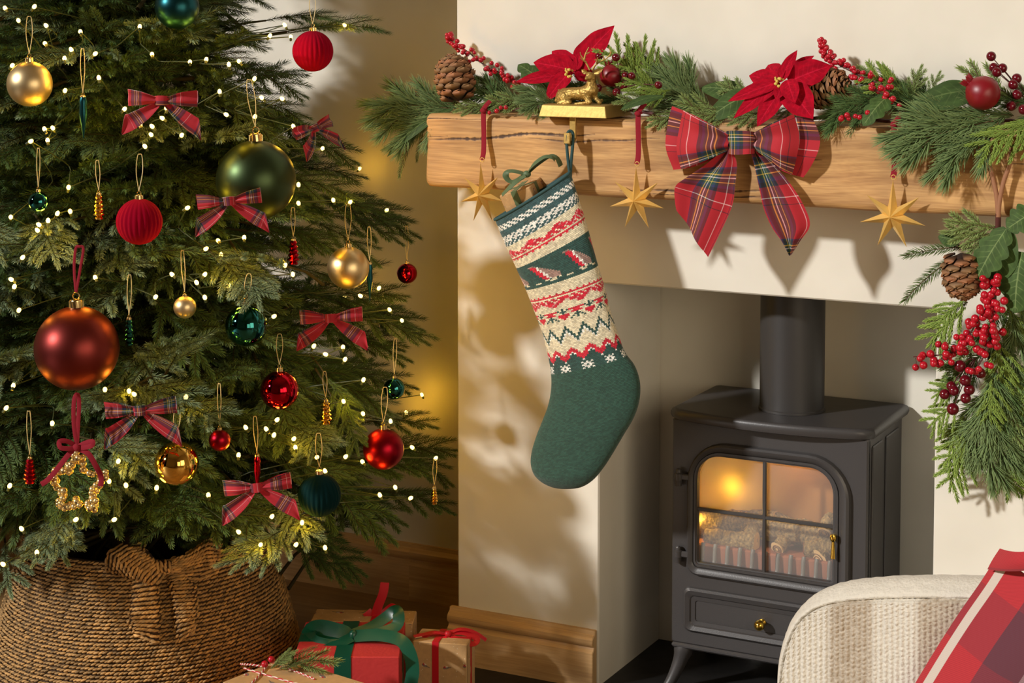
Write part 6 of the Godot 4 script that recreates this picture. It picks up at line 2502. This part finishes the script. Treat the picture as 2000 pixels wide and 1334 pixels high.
# ---------------------------------------------------------------- small tartan bows on the tree
func make_tree_bows():
	var labels := [
		"tartan bow near the top of the tree under the dark teal bauble", "small tartan bow turned sideways on the right edge of the tree", "tartan bow in front of the very large dark green bauble",
		"tartan bow on the right of the tree below the matte gold bauble", "tartan bow with pale stripes above the shiny gold bauble", "lowest tartan bow on the tree beside the ridged teal bauble"]
	var i := 0
	# knot u v, size, turn in the picture (degrees), turn about the vertical, pattern shift, tail spread
	for q in [[317, 196, 1.0, 1.0, 0.0, 0.80, 1.0], [612, 252, 0.80, -24.0, 52.0, 0.1, 0.9], [447, 392, 0.92, -6.0, 8.0, 0.40, 1.0], [646, 620, 0.90, -3.0, 0.0, 0.62, 1.0], [274, 800, 1.03, -5.0, 0.0, 0.22, 0.95], [502, 950, 0.98, -7.0, 0.0, 0.50, 1.0]]:
		var at := on_tree(q[0], q[1], 0.04)
		var dep := (at - CAM).dot(-cam_basis.z) - (0.065 if i == 2 else 0.05)
		at = D(q[0], q[1], dep)
		var t := thing("tree_bow", labels[i], "bow", at, "tartan bows on the tree")
		var s: float = q[2] * dep / FPX
		var rot := Basis(cam_basis.x, cam_basis.y, cam_basis.z) * Basis(Vector3(0, 0, 1), deg_to_rad(-q[3])) * Basis(Vector3(0, 1, 0), deg_to_rad(q[4]))
		var put := func(list: Array) -> Array:
			var o := []
			for k in list:
				o.append([rot * Vector3(k[0] * s, -k[1] * s, k[4] * s), rot * Vector3(k[2] * s, -k[3] * s, k[4] * s)])
			return o
		var out: Vector3 = rot.z
		var sett := 0.062
		var m: Material = M.tartan
		var ts: float = q[6]
		part("rear_loop", cloth(put.call([[-10, -6, -10, 6, -3], [-40, -15, -40, 8, -10], [-68, -20, -67, 10, -4]]), 1.0, 0.002, 0.002, sett, Vector2(q[5] + 0.3, 0.2), -0.003, out), m, t)
		part("rear_loop", cloth(put.call([[10, -6, 10, 6, -3], [40, -15, 40, 8, -10], [69, -20, 69, 10, -4]]), 1.0, 0.002, 0.002, sett, Vector2(q[5] + 0.2, 0.6), -0.003, out), m, t)
		part("tail", cloth(put.call([[-10, 3, -1, 8, 2], [-38 * ts, 15, -22 * ts, 34, 5], [-64 * ts, 27, -45 * ts, 53, 5], [-72 * ts, 32, -60 * ts, 62, 4], [-78 * ts, 68, -77 * ts, 69, 3]]), 1.0, 0.0025, 0.002, sett, Vector2(q[5], q[5] + 0.1), 0.0, out), m, t)
		part("tail", cloth(put.call([[10, 3, 2, 8, 2], [40 * ts, 15, 24 * ts, 34, 5], [66 * ts, 30, 46 * ts, 55, 5], [74 * ts, 38, 62 * ts, 66, 4], [78 * ts, 76, 77 * ts, 77, 3]]), 1.0, 0.0025, 0.002, sett, Vector2(q[5] + 0.2, q[5] + 0.35), 0.0, out), m, t)
		part("loop", cloth(put.call([[-10, -6, -10, 6, 6], [-38, -16, -38, 10, 13], [-67, -21, -66, 12, 2]]), 1.5, 0.003, 0.0015, sett, Vector2(q[5], 0.1 + q[5]), 0.0, out), m, t)
		part("loop", cloth(put.call([[10, -6, 10, 6, 6], [39, -16, 39, 10, 13], [68, -21, 69, 12, 2]]), 1.5, 0.003, 0.0015, sett, Vector2(q[5] + 0.15, 0.55 + q[5]), 0.0, out), m, t)
		part("knot", cloth(put.call([[-14, -8, -14, 9, 4], [-6, -9, -6, 10, 13], [6, -9, 6, 10, 13], [14, -8, 14, 9, 4]]), 0.5, 0.0005, 0.0005, sett, Vector2(q[5] + 0.4, q[5]), 0.0, out), m, t)
		i += 1


# ---------------------------------------------------------------- fairy lights
const BULBS_A := [
	Vector2i(67, 13), Vector2i(10, 16), Vector2i(90, 50), Vector2i(36, 40), Vector2i(157, 62), Vector2i(88, 85), Vector2i(139, 97), Vector2i(126, 114), Vector2i(186, 105), Vector2i(24, 128), Vector2i(127, 177), Vector2i(193, 152),
	Vector2i(273, 52), Vector2i(297, 106), Vector2i(371, 121), Vector2i(403, 116), Vector2i(447, 126), Vector2i(467, 120), Vector2i(429, 179), Vector2i(243, 213), Vector2i(325, 211), Vector2i(317, 231), Vector2i(274, 244), Vector2i(297, 247),
	Vector2i(295, 263), Vector2i(355, 264), Vector2i(283, 286), Vector2i(87, 252), Vector2i(103, 250), Vector2i(93, 274), Vector2i(60, 276), Vector2i(442, 224), Vector2i(134, 366), Vector2i(556, 49), Vector2i(527, 70), Vector2i(568, 72), Vector2i(673, 49)]
const BULBS_B := [
	Vector2i(497, 154), Vector2i(511, 191), Vector2i(551, 193), Vector2i(498, 228), Vector2i(573, 247), Vector2i(630, 290), Vector2i(583, 361), Vector2i(651, 391), Vector2i(684, 395), Vector2i(583, 397), Vector2i(21, 424), Vector2i(94, 431), Vector2i(76, 439),
	Vector2i(73, 450), Vector2i(112, 417), Vector2i(137, 413), Vector2i(44, 503), Vector2i(22, 546), Vector2i(28, 560), Vector2i(37, 606), Vector2i(186, 542), Vector2i(304, 580), Vector2i(366, 406), Vector2i(426, 470), Vector2i(402, 486), Vector2i(432, 497)]
const BULBS_C := [
	Vector2i(336, 536), Vector2i(400, 536), Vector2i(384, 552), Vector2i(446, 558), Vector2i(400, 581), Vector2i(477, 464), Vector2i(755, 411), Vector2i(557, 518), Vector2i(572, 536), Vector2i(535, 618), Vector2i(740, 563), Vector2i(704, 578), Vector2i(761, 605), Vector2i(785, 626),
	Vector2i(613, 676), Vector2i(636, 692), Vector2i(670, 678), Vector2i(674, 702), Vector2i(710, 742), Vector2i(26, 753), Vector2i(12, 797), Vector2i(205, 761), Vector2i(252, 764), Vector2i(262, 770), Vector2i(363, 776), Vector2i(102, 827), Vector2i(231, 901), Vector2i(19, 949)]
const BULBS_D := [
	Vector2i(213, 940), Vector2i(246, 948), Vector2i(306, 953), Vector2i(407, 967), Vector2i(466, 889), Vector2i(223, 1015), Vector2i(148, 1015), Vector2i(42, 1033), Vector2i(72, 1079), Vector2i(6, 1102), Vector2i(480, 835), Vector2i(541, 820), Vector2i(520, 838), Vector2i(535, 850), Vector2i(574, 857),
	Vector2i(577, 874), Vector2i(763, 823), Vector2i(709, 808), Vector2i(671, 784), Vector2i(675, 892), Vector2i(708, 902), Vector2i(619, 893), Vector2i(635, 920), Vector2i(805, 874), Vector2i(851, 895), Vector2i(742, 967), Vector2i(772, 952), Vector2i(802, 973), Vector2i(531, 1009), Vector2i(590, 1021),
	Vector2i(509, 1064), Vector2i(578, 1064), Vector2i(635, 1070), Vector2i(466, 1039)]
# unseen bulbs behind the tree, placed to light the alcove wall: x, y, z
const BULBS_REAR := [Vector3(-0.735, 1.015, -0.265), Vector3(-0.61, 0.455, -0.262), Vector3(-0.57, 0.50, -0.265), Vector3(-0.75, 0.72, -0.22), Vector3(-1.1, 0.9, -0.2), Vector3(-1.25, 0.5, -0.2)]


func make_fairy_lights():
	var t := thing("fairy_lights", "string of warm white fairy lights wound through the branches of the christmas tree", "fairy lights", TREE)
	var m := mat("fairy_bulb", rgb(255, 236, 170), 0.3)
	m.emission_enabled = true
	m.emission = rgb(255, 216, 116)
	m.emission_energy_multiplier = 5.0
	var wm := mat("fairy_wire", rgb(48, 60, 30), 0.6)
	var b := MB.new()
	b.lathe([Vector2(0, -0.0052), Vector2(0.0034, -0.0032), Vector2(0.0041, 0.0002), Vector2(0.0030, 0.0038), Vector2(0, 0.0058)], 7)
	var bulb := b.mesh(70.0)
	var sb := MB.new()
	sb.lathe([Vector2(0, -0.0105), Vector2(0.0024, -0.0105), Vector2(0.0028, -0.0048), Vector2(0, -0.0044)], 8)
	var socket := sb.mesh(40.0)
	var r := RandomNumberGenerator.new()
	r.seed = 31
	var spots := []
	for q in BULBS_A + BULBS_B + BULBS_C + BULBS_D:
		spots.append(on_tree(q.x, q.y, 0.012 + r.randf() * 0.02))
	spots.append_array(BULBS_REAR)
	# order the string round the tree from top to bottom
	spots.sort_custom(func(a: Vector3, c: Vector3) -> bool: return a.y > c.y if absf(snappedf(a.y, 0.12) - snappedf(c.y, 0.12)) > 0.01 else (a.x < c.x if int(roundf(a.y / 0.12)) % 2 == 0 else a.x > c.x))
	var cable := MB.new()
	var i := 0
	for p in spots:
		var tilt := Basis.from_euler(Vector3(r.randf_range(-0.9, 0.9), 0, r.randf_range(-0.9, 0.9)))
		var o := part("bulb", bulb, m, t, Transform3D(tilt, p - TREE))
		part("socket", socket, wm, o)
		# neighbouring bulbs stand so close that every second one carries the light of two
		var l := OmniLight3D.new()
		l.name = "bulb_light"
		l.light_color = rgb(255, 190, 52)
		l.light_energy = 0.0042 if p.z > -0.1 else 0.0024
		l.light_size = 0.005
		l.omni_range = 6.0
		l.omni_attenuation = 2.0
		l.shadow_enabled = true
		l.position = p - TREE
		if i % 2 == 0 or p.z < -0.1:
			t.add_child(l, true)
		else:
			l.free()
		if i > 0:
			var a: Vector3 = spots[i - 1] - TREE
			var c: Vector3 = p - TREE
			var mid := (a + c) / 2
			var deep := lerpf(0.9, 0.3, clampf(a.distance_to(c) / 0.45, 0.0, 1.0))
			mid.x *= deep
			mid.z *= deep
			mid.y -= minf(0.02, a.distance_to(c) * 0.12)
			cable.tube(curve([a, a.lerp(mid, 0.5) * Vector3(0.985, 1, 0.985), mid, c.lerp(mid, 0.5) * Vector3(0.985, 1, 0.985), c], 10), 0.0011, 4, false)
		i += 1
	part("cable", cable.mesh(60.0), wm, t)


# ---------------------------------------------------------------- presents on the floor
# a wrapped box from four top corners (front left, front right, back right, back left) as seen, at height h
func wrapped(called: String, label: String, corners: Array, h: float, m: Material, uvs: float, low := 0.0) -> Array:
	var c := []
	for q in corners:
		c.append(Y(q.x, q.y, h))
	# make it a true box: take the front edge and the mean depth
	var ex: Vector3 = c[1] - c[0]
	var n := Vector3(ex.z, 0, -ex.x).normalized()
	var d0: float = ((c[2] - c[1]).dot(n) + (c[3] - c[0]).dot(n)) / 2
	var bf := Transform3D(Basis(ex.normalized(), Vector3.UP, -n), Vector3(c[0].x, 0, c[0].z))
	var at: Vector3 = bf * Vector3(ex.length() / 2, 0, -d0 / 2)
	var t := thing(called, label, "present", at)
	bf.origin -= at
	var b := MB.new()
	# local z points to the front: the box runs from -d0 to 0
	b.box(Vector3(0, low, -absf(d0)), Vector3(ex.length(), h, 0), 0.0018, bf, uvs)
	var box := part("box", b.mesh(30.0), m, t)
	# folded paper triangles on the ends
	for s in 2:
		var x := -0.0006 if s == 0 else ex.length() + 0.0006
		b = MB.new()
		b.tri(Vector3(x, h - 0.002, -0.002), Vector3(x, (h + low) / 2, -absf(d0) * 0.45), Vector3(x, low + 0.002, -0.002), Vector2(0, 0), Vector2(0.3, 0.3), Vector2(0, 0.6))
		b.tri(Vector3(x * 1.0, h - 0.002, -0.002), Vector3(x, low + 0.002, -0.002), Vector3(x + (0.0008 if s else -0.0008), (h + low) / 2, -absf(d0) * 0.3))
		for i in b.v.size():
			b.v[i] = bf * b.v[i]
		part("paper_fold", b.mesh(20.0), m, box)
	return [t, bf, ex.length(), absf(d0)]


func band(t: Node3D, bf: Transform3D, lo: Vector3, hi: Vector3, m: Material):
	var b := MB.new()
	b.box(lo, hi, 0.0, bf)
	part("ribbon", b.mesh(30.0), m, t)


func lift(list: Array, dep: float, from: Vector3) -> Array:
	var o := []
	for q in list:
		o.append(D(q[0], q[1], dep + q[2]) - from)
	return curve(o, 28)


func make_gifts():
	var kraft: Material = M.printed_kraft
	var red := mat("red_paper", rgb(186, 44, 44), 0.7)
	tri_normal(red, noise_tex(128, 0.08, 3, Color.WHITE, Color.WHITE, 61, true, 3.0), 0.15)
	red.uv1_triplanar = true
	red.uv1_scale = Vector3.ONE * 10.0
	var green := mat("green_satin_ribbon", rgb(14, 74, 56), 0.3)
	var crimson := mat("red_ribbon", rgb(190, 10, 30), 0.5)
	# red present with the broad green bow
	var g := wrapped("present", "red paper present with a broad dark green satin ribbon and bow", [Vector2(574, 1283), Vector2(780, 1283), Vector2(806, 1216), Vector2(610, 1213)], 0.135, red, 4.0)
	var t: Node3D = g[0]
	var bf: Transform3D = g[1]
	var w: float = g[2]
	var d: float = g[3]
	band(t, bf, Vector3(w * 0.38, -0.0, -d - 0.0012), Vector3(w * 0.54, 0.1364, 0.0012), green)
	band(t, bf, Vector3(-0.0012, 0.0, -d * 0.62), Vector3(w + 0.0012, 0.1360, -d * 0.42), green)
	var top := bf * Vector3(w * 0.46, 0.138, -d * 0.5) + t.position
	var dep := (top - CAM).dot(-cam_basis.z)
	part("bow_loop", ribbon(lift([[688, 1240, 0.0], [660, 1234, 0.01], [625, 1226, 0.03], [604, 1232, 0.03], [606, 1252, -0.01], [640, 1258, -0.03], [688, 1246, -0.02]], dep, t.position), [0.012, 0.020, 0.028, 0.032, 0.034, 0.034, 0.034, 0.034, 0.034, 0.034, 0.034, 0.034, 0.034, 0.034, 0.034, 0.034, 0.034, 0.034, 0.034, 0.032, 0.03, 0.028, 0.026, 0.024, 0.02, 0.016, 0.014, 0.012, 0.012], Vector3(0, 0.6, 0.8)), green, t)
	part("bow_loop", ribbon(lift([[690, 1238, 0.0], [722, 1226, 0.01], [752, 1206, 0.02], [770, 1192, 0.02], [778, 1200, 0.01], [774, 1222, 0.0], [740, 1236, -0.01], [692, 1244, -0.01]], dep, t.position), 0.024, Vector3(0.2, 0.7, 0.7)), green, t)
	part("bow_tail", ribbon(lift([[686, 1244, -0.02], [650, 1262, -0.04], [620, 1276, -0.06], [596, 1296, -0.08]], dep, t.position), 0.026, Vector3(0, 0.8, 0.6)), green, t)
	part("bow_tail", ribbon(lift([[692, 1242, -0.02], [740, 1240, -0.03], [782, 1250, -0.05], [800, 1276, -0.07], [806, 1310, -0.09], [800, 1345, -0.1]], dep, t.position), 0.026, Vector3(0.3, 0.7, 0.6)), green, t)
	var b := MB.new()
	b.ball(D(690, 1241, dep - 0.014) - t.position, 0.010, 14, 9, Vector3(0.9, 1.1, 0.9))
	part("bow_knot", b.mesh(60.0), green, t)
	# slim kraft present with a red bow
	g = wrapped("present", "slim kraft paper present with narrow red ribbon beside the wooden skirting", [Vector2(806, 1252), Vector2(912, 1259), Vector2(926, 1234), Vector2(822, 1226)], 0.125, kraft, 6.0)
	t = g[0]
	bf = g[1]
	w = g[2]
	d = g[3]
	band(t, bf, Vector3(w * 0.36, 0.0, -d - 0.001), Vector3(w * 0.48, 0.1262, 0.001), crimson)
	band(t, bf, Vector3(-0.001, 0.0, -d * 0.55), Vector3(w + 0.001, 0.1260, -d * 0.42), crimson)
	top = bf * Vector3(w * 0.42, 0.127, -d * 0.5) + t.position
	dep = (top - CAM).dot(-cam_basis.z)
	for q in [[[[874, 1238, 0.0], [846, 1236, 0.0], [826, 1246, -0.01], [836, 1256, -0.02], [872, 1244, -0.01]], 0.010], [[[876, 1236, 0.0], [904, 1234, 0.0], [930, 1246, -0.01], [922, 1257, -0.02], [880, 1244, -0.01]], 0.014], [[[876, 1236, 0.0], [900, 1228, 0.0], [926, 1234, 0.0], [950, 1250, 0.0]], 0.008], [[[872, 1238, 0.0], [850, 1234, -0.01], [828, 1238, -0.01], [808, 1242, -0.02]], 0.008]]:
		part("bow_loop", ribbon(lift(q[0], dep, t.position), q[1], Vector3(0, 0.8, 0.5)), crimson, t)
	b = MB.new()
	b.ball(D(875, 1238, dep - 0.006) - t.position, 0.007, 12, 8)
	part("bow_knot", b.mesh(60.0), crimson, t)
	# kraft present lying behind, with a tall red ribbon end
	g = wrapped("present", "kraft paper present behind the red one with a standing red ribbon end", [Vector2(606, 1213), Vector2(806, 1217), Vector2(800, 1192), Vector2(618, 1190)], 0.118, kraft, 4.0)
	t = g[0]
	bf = g[1]
	w = g[2]
	d = g[3]
	band(t, bf, Vector3(w * 0.58, 0.0, -d - 0.001), Vector3(w * 0.68, 0.119, 0.001), crimson)
	top = bf * Vector3(w * 0.62, 0.119, -d * 0.5) + t.position
	dep = (top - CAM).dot(-cam_basis.z)
	for q in [[[[730, 1214, 0.0], [738, 1186, 0.0], [748, 1160, 0.0], [752, 1138, 0.0]], 0.019], [[[728, 1214, 0.0], [752, 1196, 0.01], [766, 1186, 0.01], [770, 1198, 0.0], [740, 1214, -0.01]], 0.016], [[[728, 1214, 0.0], [722, 1202, 0.0], [716, 1194, 0.0]], 0.020]]:
		part("bow_loop", ribbon(lift(q[0], dep, t.position), q[1], cam_basis.z, 0.0008, 0.3), crimson, t)
	# flat kraft present in front with twine and a sprig
	g = wrapped("present", "low kraft paper present in the foreground tied with red and white twine", [Vector2(434, 1332), Vector2(640, 1400), Vector2(735, 1336), Vector2(526, 1280)], 0.145, kraft, 4.0)
	t = g[0]
	bf = g[1]
	w = g[2]
	d = g[3]
	var tw := mat("twine_white", rgb(226, 214, 204), 0.8)
	var tr := mat("twine_red", rgb(186, 40, 50), 0.8)
	var cx := Y(518, 1306, 0.147)
	for q in [[Y(476, 1305, 0.147), Y(560, 1330, 0.147), Y(640, 1352, 0.147)], [Y(470, 1352, 0.147), Y(500, 1326, 0.147), Y(522, 1300, 0.147)], [Y(470, 1297, 0.147), Y(490, 1298, 0.149), Y(520, 1302, 0.148)], [Y(548, 1300, 0.148), Y(580, 1312, 0.148), Y(614, 1326, 0.147)]]:
		var p := []
		for k in q:
			p.append(k - t.position)
		p = curve(p, 60)
		for s in 2:
			b = MB.new()
			var hp := []
			for i in p.size():
				hp.append(p[i] + Vector3(cos(i * 0.9 + PI * s), sin(i * 0.9 + PI * s), 0.3 * cos(i * 0.9 + PI * s)) * 0.0011)
			b.tube(hp, 0.0012, 5)
			part("twine", b.mesh(60.0), tw if s == 0 else tr, t)
	# the sprig laid on it
	var at := cx
	var sp := thing("fir_sprig", "small green fir sprig with two red berries lying on the kraft present in front", "sprig", at)
	var k := 0
	for q in [[546, 1306, 664, 1278, 0.154, 0.175], [540, 1304, 610, 1258, 0.152, 0.195], [532, 1304, 576, 1266, 0.152, 0.19], [560, 1306, 600, 1286, 0.156, 0.175], [528, 1306, 536, 1300, 0.15, 0.156]]:
		var a := Y(q[0], q[1], q[4]) - at
		var c := Y(q[2], q[3], q[5]) - at
		part("twig", sprig["fir" if k % 2 == 0 else "dark"][0], M.garland_needles, sp, frame(a, c - a, Vector3(0, 1, 0.3), maxf(a.distance_to(c), 0.05) / 0.12))
		k += 1
	for q in [[517, 1297, 0.154], [530, 1288, 0.156]]:
		part("berry", berry_mesh, M.berry_red, sp, Transform3D(Basis.from_scale(Vector3.ONE * 0.0066), Y(q[0], q[1], q[2]) - at))
